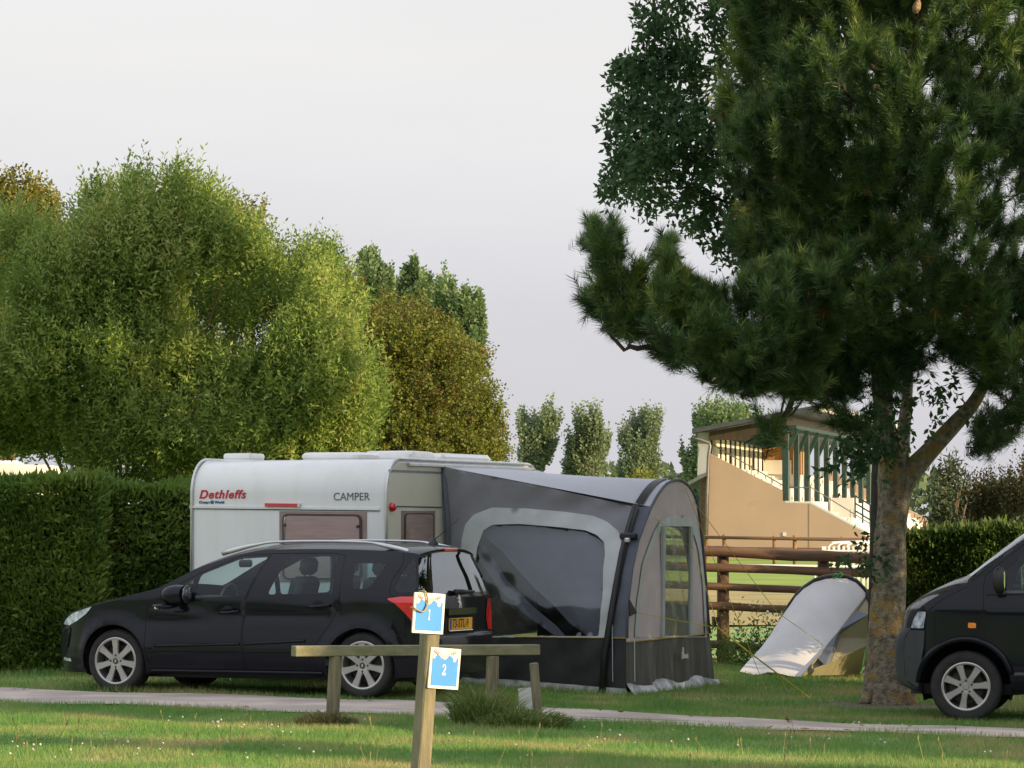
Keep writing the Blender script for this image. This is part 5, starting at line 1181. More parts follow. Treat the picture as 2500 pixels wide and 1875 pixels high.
# ------------------------------------------------------------------ foliage
def quads(pos, dr, L_, W_, bend=.15):
    """one kite-shaped leaf per row"""
    n = len(pos); s = nrm(np.cross(dr, rng.normal(0, 1, (n, 3)))); u = np.cross(s, dr)
    L_ = L_[:, None]; W_ = W_[:, None]
    a = pos; m = pos + dr * L_ * .45 - u * L_ * bend * .25; t = pos + dr * L_ + u * L_ * bend
    return np.stack([a, m + s * W_ * .5, t, m - s * W_ * .5], 1)
def crown(poly, D, T, n, clump=1.2, thr=.42, surf=.55, rim=1.0, ero=.35, lumpf=1.15):
    """points through a crown whose outline, seen from the lane, is poly; depth follows the distance from the outline"""
    poly = np.asarray(poly, float); lo, hi = poly.min(0), poly.max(0); out_p, out_o = [], []; got = 0; tries = 0
    while got < n:
        tries += 1
        if tries > 40: thr = 0; ero = 0
        q = rng.uniform(lo, hi, (n, 2)); q = q[pip(poly, q)]
        d, near = edist(poly, q); s = FPX / D; dm = d / s
        prof = np.sqrt(np.clip(1 - (1 - np.clip(dm / rim, 0, 1)) ** 2, 0, 1))
        sg = np.where(rng.random(len(q)) < .62, -1, 1); k = 1 - surf * rng.random(len(q)) ** 1.6 * 1.0; inner = rng.random(len(q)) < .25; k = np.where(inner, rng.random(len(q)), k)
        lump = vn(np.stack([(q[:, 0] - 1250) / s, np.full(len(q), D * .37 + sg), (q[:, 1] - 900) / s], -1), lumpf)
        Y = D + sg * k * prof * T * (.42 + 1.1 * lump) + rng.normal(0, .06, len(q))
        u = (q[:, 0] - 1250) / FPX; v = (937.5 - q[:, 1]) / FPX; den = math.cos(PITCH) - v * math.sin(PITCH)
        t = Y / den; p = np.stack([u * t, Y, CAMH + (math.sin(PITCH) + v * math.cos(PITCH)) * t], -1)
        w = vn(p, clump, D) * .65 + vn(p, clump * 2.3, D + 7) * .35; keep = (w > thr) & (dm > min(ero, .45 * dm.max()) * (vn(p, 1.5 if ero < .6 else .7, 50) * 2 - .75))
        o2 = (near - q) / np.maximum(d, 1e-6)[:, None]
        o = np.stack([o2[:, 0] * (1 - .7 * prof), sg * prof * k, -o2[:, 1] * (1 - .7 * prof)], -1)
        out_p.append(p[keep]); out_o.append(nrm(o[keep] + 1e-6)); got += keep.sum()
    return np.concatenate(out_p)[:n], np.concatenate(out_o)[:n]
def shoots(base, dr, ln, m, ll, lw, curve=.25, ang=.9, droop=0.):
    """m leaves set round each shoot"""
    n = len(base); t = np.linspace(.08, 1, m)[None, :] + rng.normal(0, .02, (n, m)); ph = rng.uniform(0, 6.28, (n, 1)) + 2.4 * np.arange(m)[None]
    a = nrm(np.cross(dr, rng.normal(0, 1, (n, 3)))); b = np.cross(dr, a)
    p = base[:, None] + dr[:, None] * (ln[:, None] * t)[..., None]; p[..., 2] += curve * (ln[:, None] * t ** 2)
    rad = a[:, None] * np.cos(ph)[..., None] + b[:, None] * np.sin(ph)[..., None]
    d = nrm(dr[:, None] * (1.1 - ang * (1 - .6 * t))[..., None] + rad * ang + np.array([0, 0, curve * .5 - droop])); k = (1.1 - .45 * np.abs(t - .45) * 1.4) * rng.uniform(.75, 1.2, (n, m))
    r = np.repeat(rng.random((n, 1)), m, 1) * .55 + rng.random((n, m)) * .45
    return quads(p.reshape(-1, 3), d.reshape(-1, 3), (ll * k).ravel(), (lw * k).ravel()), r.ravel()
m_bark = M('bark_brown', (.13, .10, .07), .9, var=.35, scale=6, bump=.7, bscale=18, stretch=(1, 1, .35))
m_twig = M('twig_tan', (.24, .17, .09), .85, var=.3, scale=6)
def limbs(root, base, tops, r0, r1, mat, name='trunk', mid=None, n=8):
    m = MB()
    for t_ in tops:
        t_ = Vector(t_); b = Vector(base) + Vector((random.uniform(-.5, .5) * r0 * 3, random.uniform(-.5, .5) * r0 * 3, 0)); c = b.lerp(t_, .45) + Vector((random.uniform(-.12, .12), random.uniform(-.12, .12), (t_ - b).length * .10))
        q = [b * (1 - s) ** 2 + c * 2 * s * (1 - s) + t_ * s * s for s in np.linspace(0, 1, 9)]
        m.tube(q, [r0 + (r1 - r0) * s ** .8 for s in np.linspace(0, 1, 9)], n, jit=.06)
    return m.build(name, mat, root, True, True)
def leafy(name, label, cat, poly, D, T, mat, base, n=2200, m=14, ll=.075, lw=.026, ln=(.25, .55), up=.55, nl=12, clump=1.1, thr=.42, r0=.06, group=None, bark=None, rim=1.0, ang=.9, spikes=0, curve=.25, surf=.55, ero=.35, lumpf=1.15):
    root = thing(name, label, cat, base, 0, group)
    p, o = crown(poly, D, T, n, clump, thr, surf, rim, ero, lumpf)
    d = nrm(o * .75 + np.array([0, 0, up]) + rng.normal(0, .35, (n, 3))); l_ = rng.uniform(ln[0], ln[1], n)
    V, r = shoots(p - d * (l_ * (.35 + .57 * np.clip((d * o).sum(1), 0, 1)))[:, None], d, l_, m, ll, lw, curve, ang)
    if spikes:                                   # a few long whips over the top
        top = p[np.argsort(-p[:, 2] + .0 * rng.random(n))[:n // 8]]; s = top[rng.integers(0, len(top), spikes)]
        d2 = nrm(np.stack([rng.normal(.12, .14, spikes), rng.normal(0, .1, spikes), np.ones(spikes)], -1)); V2, r2 = shoots(s - d2 * .1, d2, rng.uniform(.25, .65, spikes), 13, ll * 1.1, lw * 1.1, 0, .75); V = np.concatenate([V, V2]); r = np.concatenate([r, r2])
    facemesh('crown', V, 4, mat, root, r)
    idx = rng.integers(0, n, nl); limbs(root, base, [p[i] - o[i] * .3 for i in idx], r0, .012, bark or m_bark)
    return root, p, o
GB = (rng, )
gl = lambda x, y: (x, y, float(gz(x, y)))
m_willow = leafmat('willow_leaf', [(.09, .165, .038), (.19, .285, .06), (.31, .41, .085), (.45, .46, .17)], .38, scale=.55)
m_olive = leafmat('olive_leaf', [(.10, .10, .02), (.19, .19, .03), (.26, .23, .05), (.30, .20, .08)], .38, scale=.6)
m_horn = leafmat('hornbeam_leaf', [(.12, .075, .022), (.12, .13, .025), (.16, .21, .03), (.22, .22, .04), (.20, .11, .04)], .35, scale=.9)
m_poplar = leafmat('poplar_leaf', [(.11, .16, .075), (.17, .25, .10), (.25, .34, .13)], .35, scale=.4)
m_poplar_haze = leafmat('poplar_leaf_haze', [(.14, .18, .11), (.20, .26, .14), (.28, .35, .17)], .35, scale=.4)  # pale leaf, lightened further to stand for distance haze
m_yelsh = leafmat('yellow_leaf', [(.10, .13, .02), (.20, .23, .03), (.26, .28, .06)], .4, scale=.6)
# the big willow bush behind the hedge and caravan
WIL = [(-160, 1118), (-170, 560), (-40, 540), (0, 520), (60, 490), (150, 500), (200, 442), (270, 444), (310, 402), (380, 425), (440, 412), (500, 442), (560, 478), (640, 545), (680, 580), (740, 600), (810, 598), (850, 640), (890, 730), (925, 850), (955, 980), (960, 1100), (960, 1185), (700, 1230), (400, 1260), (220, 1230), (150, 1190), (120, 1140), (60, 1128), (0, 1120)]
leafy('willow_bush', 'huge bright green willow bush behind the hedge and caravan', 'bush', WIL, 46, 1.9, m_willow, gl(-5.0, 46.3), n=12500, m=16, ll=.092, lw=.031, ln=(.25, .75), up=.5, nl=18, clump=.9, thr=.415, r0=.035, bark=m_twig, rim=1.5, spikes=80, ang=.85, ero=.3, lumpf=.95)
leafy('field_maple', 'yellow green tree rising behind the willow at far left', 'tree', [(-220, 1100), (-220, 370), (-60, 360), (10, 385), (50, 410), (110, 440), (150, 480), (165, 560), (160, 800), (100, 1100)], 56, 1.8, m_olive, gl(-8.2, 56.5), n=3800, m=14, ll=.075, lw=.055, nl=12, r0=.14, thr=.44)
leafy('field_maple', 'olive brown tree top behind the crest of the willow', 'tree', [(470, 640), (490, 480), (560, 470), (620, 485), (650, 505), (662, 550), (700, 640), (690, 800), (480, 800)], 58, 1.3, m_olive, gl(-4.5, 58.2), n=1300, m=14, ll=.07, lw=.05, nl=8, r0=.12, thr=.46)
HOR = [(760, 1190), (770, 740), (800, 665), (850, 650), (900, 685), (955, 712), (1040, 722), (1100, 772), (1150, 835), (1200, 835), (1215, 850), (1212, 900), (1238, 930), (1240, 965), (1252, 1010), (1256, 1080), (1240, 1150), (1200, 1200), (900, 1220)]
leafy('hornbeam_tree', 'rounded hornbeam with browning leaves behind the caravan roof', 'tree', HOR, 60, 2.2, m_horn, gl(-1.7, 60.5), n=5200, m=16, ll=.06, lw=.045, ln=(.3, .7), up=.28, nl=26, clump=1.2, thr=.42, r0=.09, rim=1.8, ang=1.0, curve=0.)
def spires(name, label, poly, D, T, mat, n, ll, group, nl=10, ln=(.4, .9)):
    p = np.asarray(poly, float); cx = p[:, 0].mean(); b = P(cx, 1330, D)
    return leafy(name, label, 'tree', poly, D, T, mat, gl(b.x, D), n=n, m=16, ll=ll, lw=ll * .8, ln=ln, up=1.9, nl=nl, clump=.85, thr=.43, r0=.16, group=group, rim=T, ang=.8, curve=.15, surf=.8, ero=.9, lumpf=.6)
GP = 'poplars rising behind the browning hornbeam'
spires('poplar_tree', 'leftmost poplar top behind the browning hornbeam', [(860, 1000), (868, 715), (882, 632), (905, 612), (926, 650), (950, 668), (958, 720), (965, 1000)], 118, 1.2, m_poplar, 900, .17, GP)
spires('poplar_tree', 'middle poplar top behind the browning hornbeam', [(950, 1000), (960, 715), (985, 668), (1008, 634), (1022, 655), (1052, 688), (1062, 740), (1070, 1000)], 122, 1.3, m_poplar, 1000, .17, GP)
spires('poplar_tree', 'tallest right poplar with forked spires behind the browning hornbeam', [(1062, 1150), (1066, 740), (1082, 662), (1102, 668), (1112, 715), (1124, 715), (1138, 676), (1152, 720), (1168, 712), (1180, 765), (1186, 830), (1172, 880), (1186, 1000), (1180, 1150)], 116, 1.4, m_poplar, 1500, .16, GP)
GQ = 'distant poplars in a row on the skyline'
spires('poplar_tree', 'distant poplar on the skyline touching the hornbeam edge', [(1248, 1150), (1262, 1080), (1270, 1000), (1283, 990), (1290, 1008), (1316, 976), (1326, 1005), (1342, 984), (1352, 1030), (1362, 1046), (1344, 1075), (1356, 1090), (1338, 1130), (1325, 1200), (1316, 1330), (1275, 1330), (1258, 1220)], 205, 1.7, m_poplar_haze, 950, .21, GQ, 14, (.7, 1.9))
spires('poplar_tree', 'middle distant poplar on the skyline above the awning roof', [(1380, 1150), (1384, 1066), (1402, 1068), (1400, 1010), (1416, 994), (1428, 1008), (1444, 986), (1475, 1004), (1478, 1030), (1490, 1052), (1484, 1100), (1476, 1130), (1466, 1180), (1455, 1330), (1412, 1330), (1390, 1220)], 208, 1.7, m_poplar_haze, 950, .21, GQ, 14, (.7, 1.9))
spires('poplar_tree', 'broad distant poplar on the skyline above the yellow shrub', [(1500, 1160), (1504, 1055), (1530, 1035), (1545, 1012), (1562, 1004), (1578, 998), (1596, 1012), (1618, 1026), (1612, 1060), (1620, 1080), (1606, 1110), (1612, 1130), (1596, 1190), (1580, 1330), (1530, 1330), (1510, 1230)], 202, 1.9, m_poplar_haze, 1000, .21, GQ, 14, (.7, 1.9))
spires('poplar_tree', 'tall distant poplars clump behind the grandstand roof', [(1652, 1180), (1660, 1120), (1670, 1070), (1690, 1058), (1700, 1010), (1722, 985), (1740, 964), (1756, 974), (1772, 990), (1800, 996), (1840, 998), (1868, 1008), (1885, 1060), (1880, 1330), (1700, 1330), (1664, 1240)], 190, 2.2, m_poplar, 2300, .22, GQ, 16, (.6, 1.6))
c = P(1555, 1330, 78); leafy('yellow_shrub', 'small yellow green shrub over the awning roof', 'shrub', [(1500, 1340), (1508, 1182), (1532, 1160), (1560, 1147), (1588, 1160), (1602, 1190), (1606, 1340)], 78, .6, m_yelsh, gl(c.x, 78), n=420, m=14, ll=.09, lw=.06, nl=6, r0=.03)
# far hedgerows closing the horizon
m_farw = leafmat('far_leaf', [(0.084, 0.119, 0.056), (0.126, 0.168, 0.077), (0.168, 0.210, 0.098)], .25, scale=.05)
n = 15000; x = rng.uniform(-80, 80, n); y = 420 + rng.normal(0, 8, n); h = 4.5 + 5.5 * vn(np.stack([x, 0 * x, 0 * x], -1), .09, 2) + 2.5 * vn(np.stack([x, 0 * x, 0 * x], -1), .4, 5)
z = .5 + rng.random(n) ** .7 * (h - 3.0); d = nrm(rng.normal(0, 1, (n, 3)) + [0, 0, .6])
tag(facemesh('distant_trees', quads(np.stack([x, y, z], -1), d, rng.uniform(.6, 1.3, n), rng.uniform(.5, 1.1, n)), 4, m_farw), 'far low line of trees along the horizon', 'trees', kind='stuff')

# ------------------------------------------------------------------ clipped hedges
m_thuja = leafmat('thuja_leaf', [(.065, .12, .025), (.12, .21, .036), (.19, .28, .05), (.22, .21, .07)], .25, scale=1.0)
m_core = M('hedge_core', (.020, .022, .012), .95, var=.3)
m_thuja_shade = leafmat('thuja_leaf_shade', [(.030, .060, .016), (.060, .11, .022), (.10, .16, .032), (.12, .12, .04)], .2, scale=1.0)  # darker copy of the thuja leaf, the right hedge's shade put into its colour
def hedge(label, line, h, depth, n, flat=.55, mat=None):
    """a clipped conifer hedge along a ground line: dark stems inside, sprays of foliage over face, top and end"""
    line = [Vector((x, y, float(gz(x, y)))) for x, y in line]; root = thing('clipped_hedge', label, 'hedge', tuple(line[0]))
    seg = [(b - a).length for a, b in zip(line, line[1:])]; tot = sum(seg); t = rng.random(n) * tot; P0 = np.zeros((n, 3)); Nn = np.zeros((n, 3)); acc = 0
    for (a, b), l_ in zip(zip(line, line[1:]), seg):
        k = (t >= acc) & (t < acc + l_); f = ((t[k] - acc) / l_)[:, None]; P0[k] = np.array(a) * (1 - f) + np.array(b) * f; d = (b - a).normalized(); Nn[k] = (d.y, -d.x, 0); acc += l_
    Nn[Nn[:, 1] > .3] *= -1
    w_ = rng.random(n); face = w_ < .62; topf = (w_ >= .62) & (w_ < .92)
    hh = h + .10 * (vn(P0, .9) - .5) * 2
    q = P0.copy(); o = Nn.copy()
    q[face, 2] += rng.random(face.sum()) * hh[face]
    bul = .16 * (vn(q, 1.5, 3) - .5) * 2 + .10 * (vn(q, 4, 5) - .5)
    q[face] += (Nn * bul[:, None])[face]
    q[topf] -= (Nn * (rng.random(n) * depth)[:, None])[topf]; q[topf, 2] += hh[topf] + bul[topf] * .6; o[topf] = (0, 0, 1)
    rest = ~face & ~topf; q[rest] -= (Nn * (rng.random(n) * depth)[:, None])[rest]; q[rest, 2] += rng.random(rest.sum()) * hh[rest]
    en = rng.random(n) < .07; d1 = (line[-1] - line[-2]).normalized(); d0 = (line[0] - line[1]).normalized()      # the two cut ends
    for k, e_, d_ in ((en & (t < tot / 2), line[0], d0), (en & (t >= tot / 2), line[-1], d1)):
        m_ = int(k.sum()); nn_ = Vector((d_.y, -d_.x, 0)); nn_ = -nn_ if nn_.y > 0 else nn_
        q[k] = np.array(e_) - np.array(nn_) * (rng.random(m_) * depth)[:, None] + np.stack([0 * hh[k], 0 * hh[k], rng.random(m_) * hh[k]], -1) + np.array(d_) * bul[k][:, None] * .6; o[k] = d_
    q -= o * (rng.random(n) ** 2 * .12)[:, None]
    dr = nrm(o * .7 + np.array([0, 0, flat]) + rng.normal(0, .45, (n, 3))); L_ = rng.uniform(.05, .13, n)
    st_ = topf & (rng.random(n) < .06); L_[st_] *= 1.5; dr[st_] = nrm(dr[st_] + np.array([0, 0, 1.2]))
    V = quads(q, dr, L_, L_ * rng.uniform(.22, .4, n)); facemesh('foliage', V, 4, mat or m_thuja, root, np.clip(vn(q, 2.2) * .8 + rng.random(n) * .4 - .1, 0, 1))
    m = MB()
    for i_, (a, b) in enumerate(zip(line, line[1:])):
        d = (b - a).normalized(); a = a + d * (.2 if i_ == 0 else 0); b = b - d * (.2 if i_ == len(line) - 2 else 0); nn = Vector((d.y, -d.x, 0)); nn = -nn if nn.y > 0 else nn
        m.prism([a - nn * .14 + Vector((0, 0, 0)), b - nn * .14, b - nn * (depth - .1), a - nn * (depth - .1)], (0, 0, h - .14))
    m.build('stems', m_core, root, False, True)
    return root
hedge('long clipped conifer hedge between the black car and left edge', [(-8.5, 39.3), (-4.55, 39.15)], 2.12, 1.1, 60000)
hedge('shaded conifer hedge set back beside the white caravan wall', [(-4.95, 39.6), (-3.2, 39.9), (-2.5, 42.5)], 2.02, 1.0, 42000, .2)
hedge('clipped conifer hedge between tree trunk and black van', [(4.35, 40.4), (5.75, 40.25)], 1.76, 1.2, 36000, mat=m_thuja_shade)
# ------------------------------------------------------------------ shrubs on the right
m_budd = leafmat('buddleia_leaf', [(.05, .065, .03), (.10, .13, .065), (.17, .19, .11)], .3, scale=1.2)
m_redl = leafmat('reddish_leaf', [(.07, .05, .025), (.08, .09, .03), (.14, .08, .04)], .3, scale=1.4)
m_ashl = leafmat('broad_leaf', [(.032, .07, .028), (.06, .125, .046), (.11, .185, .065)], .35, scale=.9)
leafy('buddleia_shrub', 'grey green arching shrub behind the right hand hedge', 'shrub', [(2230, 1420), (2235, 1285), (2280, 1262), (2340, 1246), (2420, 1240), (2500, 1235), (2700, 1240), (2720, 1500), (2300, 1520)], 43, .9, m_budd, gl(5.6, 43.4), n=1500, m=16, ll=.11, lw=.03, ln=(.4, .8), up=.35, nl=12, curve=-.15)
leafy('reddish_shrub', 'dark reddish small leaved shrub above the van bonnet', 'shrub', [(2320, 1330), (2338, 1200), (2372, 1172), (2420, 1150), (2480, 1142), (2560, 1120), (2720, 1130), (2720, 1400), (2400, 1400)], 45.5, .9, m_redl, gl(6.4, 46), n=1700, m=14, ll=.05, lw=.03, ln=(.25, .5), up=.7, nl=14, spikes=10, ang=.75)
leafy('sumac_shrub', 'feathery pale stemmed sapling between the trunk and reddish shrub', 'shrub', [(2278, 1340), (2276, 1240), (2285, 1180), (2300, 1132), (2345, 1118), (2350, 1150), (2330, 1190), (2322, 1250), (2325, 1340)], 42, .25, m_budd, gl(5.05, 42.2), n=70, m=18, ll=.10, lw=.028, ln=(.3, .5), up=.2, nl=6, r0=.02, ang=1.0)
# weeds along the fence foot
root = thing('weed_patch', 'tall green weeds with white flowers along the log fence foot', 'weeds', gl(2.6, 46.0))
n = 420; x = rng.uniform(1.2, 4.9, n); y = rng.uniform(45.2, 46.3, n); k = vn(np.stack([x, y, 0 * x], -1), 1.6, 2); x, y, k = x[k > .38], y[k > .38], k[k > .38]; n = len(x)
d = nrm(np.stack([rng.normal(0, .3, n), rng.normal(0, .3, n), np.ones(n)], -1)); V, r = shoots(np.stack([x, y, gz(x, y)], -1), d, rng.uniform(.25, .85, n) * (k + .3), 15, .075, .026, 0, .85)
facemesh('leaves', V, 4, leafmat('weed_leaf', [(.05, .09, .02), (.10, .16, .03), (.17, .22, .06)], .4), root, r)
m = MB()
for i in range(14):
    x, y = random.uniform(1.5, 3.6), random.uniform(45.0, 45.5); m.lathe([(.001, -.02), (.018, -.01), (.02, .012), (.001, .03)], (x, y, float(gz(x, y)) + random.uniform(.3, .75)), n=7)
m.build('white_flowers', m_white, root, True, True)['kind'] = 'stuff'

# ------------------------------------------------------------------ the pine, its trunk, and the broadleaf tree behind it
mm_, nt, out = nodes('lichen_bark'); L = nt.links.new; m_lichen = mm_
tc = nd(nt, 'ShaderNodeTexCoord'); n1 = nd(nt, 'ShaderNodeTexNoise'); n1.inputs['Scale'].default_value = 15; n1.inputs['Detail'].default_value = 9; L(tc.outputs['Object'], n1.inputs['Vector'])
r1 = nd(nt, 'ShaderNodeValToRGB'); q = r1.color_ramp.elements; q[0].position = .35; q[0].color = (.13, .105, .07, 1); q[1].position = .66; q[1].color = (.36, .315, .235, 1); L(n1.outputs[0], r1.inputs[0])
n2 = nd(nt, 'ShaderNodeTexNoise'); n2.inputs['Scale'].default_value = 4.2; n2.inputs['Detail'].default_value = 7; mp = nd(nt, 'ShaderNodeMapping'); mp.inputs['Scale'].default_value = (1, 1, 1.5); L(tc.outputs['Object'], mp.inputs[0]); L(mp.outputs[0], n2.inputs['Vector'])
r2 = nd(nt, 'ShaderNodeValToRGB'); r2.color_ramp.elements[0].position = .52; r2.color_ramp.elements[1].position = .62; L(n2.outputs[0], r2.inputs[0])
mu = nd(nt, 'ShaderNodeMath', operation='MULTIPLY'); mu.inputs[1].default_value = .75; L(r2.outputs[0], mu.inputs[0])
mx = nd(nt, 'ShaderNodeMixRGB'); mx.inputs[2].default_value = (.34, .21, .04, 1); L(mu.outputs[0], mx.inputs[0]); L(r1.outputs[0], mx.inputs[1])
b = nd(nt, 'ShaderNodeBsdfPrincipled'); b.inputs['Roughness'].default_value = .9; L(mx.outputs[0], b.inputs['Base Color'])
n3 = nd(nt, 'ShaderNodeTexNoise'); n3.inputs['Scale'].default_value = 42; n3.inputs['Detail'].default_value = 5; L(tc.outputs['Object'], n3.inputs['Vector'])
bp = nd(nt, 'ShaderNodeBump'); bp.inputs['Strength'].default_value = .8; bp.inputs['Distance'].default_value = .05; L(n3.outputs[0], bp.inputs['Height']); L(bp.outputs[0], b.inputs['Normal']); L(b.outputs[0], out.inputs[0])
DT = 37.2
tb = P(2165, 1690, DT)
pine = thing('pine_tree', 'big dark pine on a lichened forked trunk beside the van', 'tree', gl(tb.x, DT))
def rtube(m, pts, rad, n=22, amp=.07, per=5):
    pts = smooth_line([tuple(p) for p in pts], 5); rad = smooth_line([(r_, 0) for r_ in rad], 5)[:, 0]; rings = []
    for i, p in enumerate(pts):
        d = Vector(pts[min(i + 1, len(pts) - 1)] - pts[max(i - 1, 0)]).normalized(); a = Vector((1, 0, 0)); a = (a - d * a.dot(d)).normalized(); b_ = d.cross(a)
        ring = []
        for j in range(n):
            t = 2 * math.pi * j / n; rr_ = rad[i] * (1 + amp * (2 * float(vn(np.array([math.cos(t) * 1.3 + 5, math.sin(t) * 1.3 + 5, p[2] * 2.0]), 1.6)) - 1) + .03 * math.sin(per * t + p[2] * 3))
            ring.append(Vector(p) + (a * math.cos(t) + b_ * math.sin(t)) * rr_)
        rings.append(ring)
    m.loft(rings, True, True)
m = MB(); s = FPX / DT
cx = [(2166, 1760, 78), (2166, 1715, 66), (2164, 1680, 56), (2163, 1620, 50), (2164, 1540, 46), (2168, 1440, 43), (2173, 1340, 39), (2178, 1260, 37), (2184, 1190, 40), (2180, 1130, 36), (2165, 1060, 27), (2150, 980, 20), (2140, 880, 15)]
cd_ = [(2140, 900, 15, 37.2), (2170, 760, 12, 37.5), (2150, 560, 10, 37.7), (2230, 330, 8, 37.8), (2190, 100, 6, 37.8), (2240, -300, 4, 37.8)]
rtube(m, [P(x, y, DT) for x, y, w_ in cx], [w_ / s for x, y, w_ in cx])
cb = [(2190, 1200, 30), (2225, 1150, 27), (2275, 1095, 23), (2330, 1035, 20), (2375, 985, 17), (2410, 920, 14), (2440, 840, 11), (2480, 700, 8), (2540, 500, 6)]
rtube(m, [P(x, y, DT - .02 * i) for i, (x, y, w_) in enumerate(cb)], [w_ / s for x, y, w_ in cb], 14)
cc_ = [(2188, 1180, 24), (2200, 1120, 20), (2206, 1050, 17), (2215, 960, 13), (2230, 800, 10), (2300, 500, 7)]
rtube(m, [P(x, y, DT + .15 + .1 * i) for i, (x, y, w_) in enumerate(cc_)], [w_ / s for x, y, w_ in cc_], 14)
for x0_, y0_, w0, x1_, y1_ in ((2130, 1650, 18, 2106, 1722), (2200, 1650, 20, 2240, 1735), (2150, 1650, 22, 2144, 1740)): rtube(m, [P(x0_, y0_, DT - .05), P((x0_ + x1_) / 2, (y0_ + y1_) / 2 + 10, DT - .15), P(x1_, y1_, DT - .22)], [w0 / s, w0 * .85 / s, w0 * .5 / s], 10)
trunk = m.build('trunk', m_lichen, pine, True, True)
m_bough = M('bough_dark', (.055, .042, .030), .9, var=.35, scale=6, bump=.5)
m = MB(); rtube(m, [P(x, y, D_) for x, y, w_, D_ in cd_], [w_ / s for x, y, w_, D_ in cd_], 12); m.build('leader', m_bough, pine, True, True)
m_needle = leafmat('pine_needle', [(.020, .048, .018), (.042, .092, .028), (.10, .18, .045), (.24, .30, .07)], .22, rough=.42, spec=.45, scale=.8)  # lightest tone stands for the sunlit shoot ends
m_dead = leafmat('dead_needle', [(.14, .07, .02), (.24, .12, .035)], .3)
LOW = [(1420, 720), (1418, 640), (1428, 575), (1442, 535), (1470, 548), (1498, 530), (1512, 575), (1545, 605), (1580, 640), (1596, 590), (1612, 560), (1634, 552), (1650, 590), (1680, 612), (1705, 655), (1735, 672), (1790, 640), (1850, 625), (1900, 590), (1960, 620), (2040, 640), (2060, 800), (2020, 960), (1985, 985), (1930, 980), (1880, 960), (1820, 985), (1765, 965), (1700, 925), (1650, 925), (1600, 900), (1580, 850), (1520, 835), (1480, 810), (1440, 775)]
UPP = [(1790, 60), (1780, -100), (1850, -320), (2050, -560), (2300, -680), (2480, -560), (2600, -300), (2660, 200), (2660, 700), (2620, 960), (2600, 1060), (2560, 1090), (2520, 1040), (2470, 1090), (2420, 1100), (2385, 1060), (2400, 960), (2330, 900), (2250, 930), (2190, 1000), (2130, 1070), (2075, 1085), (2020, 1025), (1975, 1010), (1930, 900), (1860, 720), (1800, 600), (1775, 470), (1760, 330), (1765, 180)]
BLOB = [[(1860, 1050), (1850, 1030), (1880, 1015), (1905, 1035), (1900, 1070), (1870, 1085)], [(2370, 1090), (2380, 1030), (2420, 1020), (2440, 1070), (2400, 1110)]]
def pine_part(poly, D, T, n, rim, clump, thr, kids=4, sl=(.22, .48)):
    p, o = crown(poly, D, T, n, clump, thr, .45, rim, .14, 1.3); k = kids
    b = np.repeat(p, k, 0); oo = np.repeat(o, k, 0)
    d = nrm(oo * .75 + np.array([0, 0, .8]) + rng.normal(0, .38, (n * k, 3))); l_ = rng.uniform(sl[0], sl[1], n * k)
    return p, o, b - d * (l_ * (.3 + .65 * np.clip((d * oo).sum(1), 0, 1)))[:, None], d, l_
def needles(b, d, l_, m, nl, w_):
    n = len(b); t = rng.random((n, m)) ** .8; ph = rng.uniform(0, 6.28, (n, m)); a = nrm(np.cross(d, rng.normal(0, 1, (n, 3)))); c = np.cross(d, a)
    p = b[:, None] + d[:, None] * (l_[:, None] * t)[..., None]
    rad = a[:, None] * np.cos(ph)[..., None] + c[:, None] * np.sin(ph)[..., None]
    dr = nrm(d[:, None] * (.55 + .7 * t)[..., None] + rad * .85 + rng.normal(0, .1, (n, m, 3))); p = p.reshape(-1, 3); dr = dr.reshape(-1, 3)
    L_ = rng.uniform(.75, 1.15, len(p)) * nl; s_ = nrm(np.cross(dr, rng.normal(0, 1, (len(p), 3)))) * w_
    tip = p + dr * L_[:, None]; tip[:, 2] -= .10 * L_ * np.abs(dr[:, 0])
    V = np.stack([p - s_, p + s_, tip], 1); r = np.repeat(rng.random((n, 1)) * .6, m, 1) + .25 * t + rng.random((n, m)) * .2  # rnd climbs along each shoot, putting sunlit tips into the colour
    return V, r.ravel()
allp, Vs, rs = [], [], []; twigs = MB()
stemline = [P(x, y, DT) for x, y, w_ in cx[9:]]; limbline = [P(x, y, DT) for x, y, w_ in cb]
for poly, D, T, n, rim, cl_, th_ in ((LOW, 34.9, 1.15, 470, .75, 1.9, .44), (UPP, 36.0, 1.9, 2100, 1.5, 1.7, .375), (BLOB[0], 34.8, .12, 6, .3, 1, .2), (BLOB[1], 35.6, .15, 8, .3, 1, .2)):
    p, o, b, d, l_ = pine_part(poly, D, T, n, rim, cl_, th_)
    V, r = needles(b, d, l_, 110, .135, .0033); Vs.append(V); rs.append(r); allp.append((p, o))
    for i in range(len(b)):
        if i % 3 == 0: twigs.tube([b[i] + d[i] * l_[i] * .1, b[i] + d[i] * l_[i] * .6], [.010, .005], 4, False)
facemesh('crown', np.concatenate(Vs), 3, m_needle, pine, np.concatenate(rs))
# dead brown needles caught inside
pp, oo = allp[1]; k = rng.integers(0, len(pp), 70); V, r = needles(pp[k] + [0, 0, -.05], nrm(oo[k] + [0, 0, -.6]), np.full(70, .15), 22, .12, .003); facemesh('dead_needles', V, 3, m_dead, pine, r)
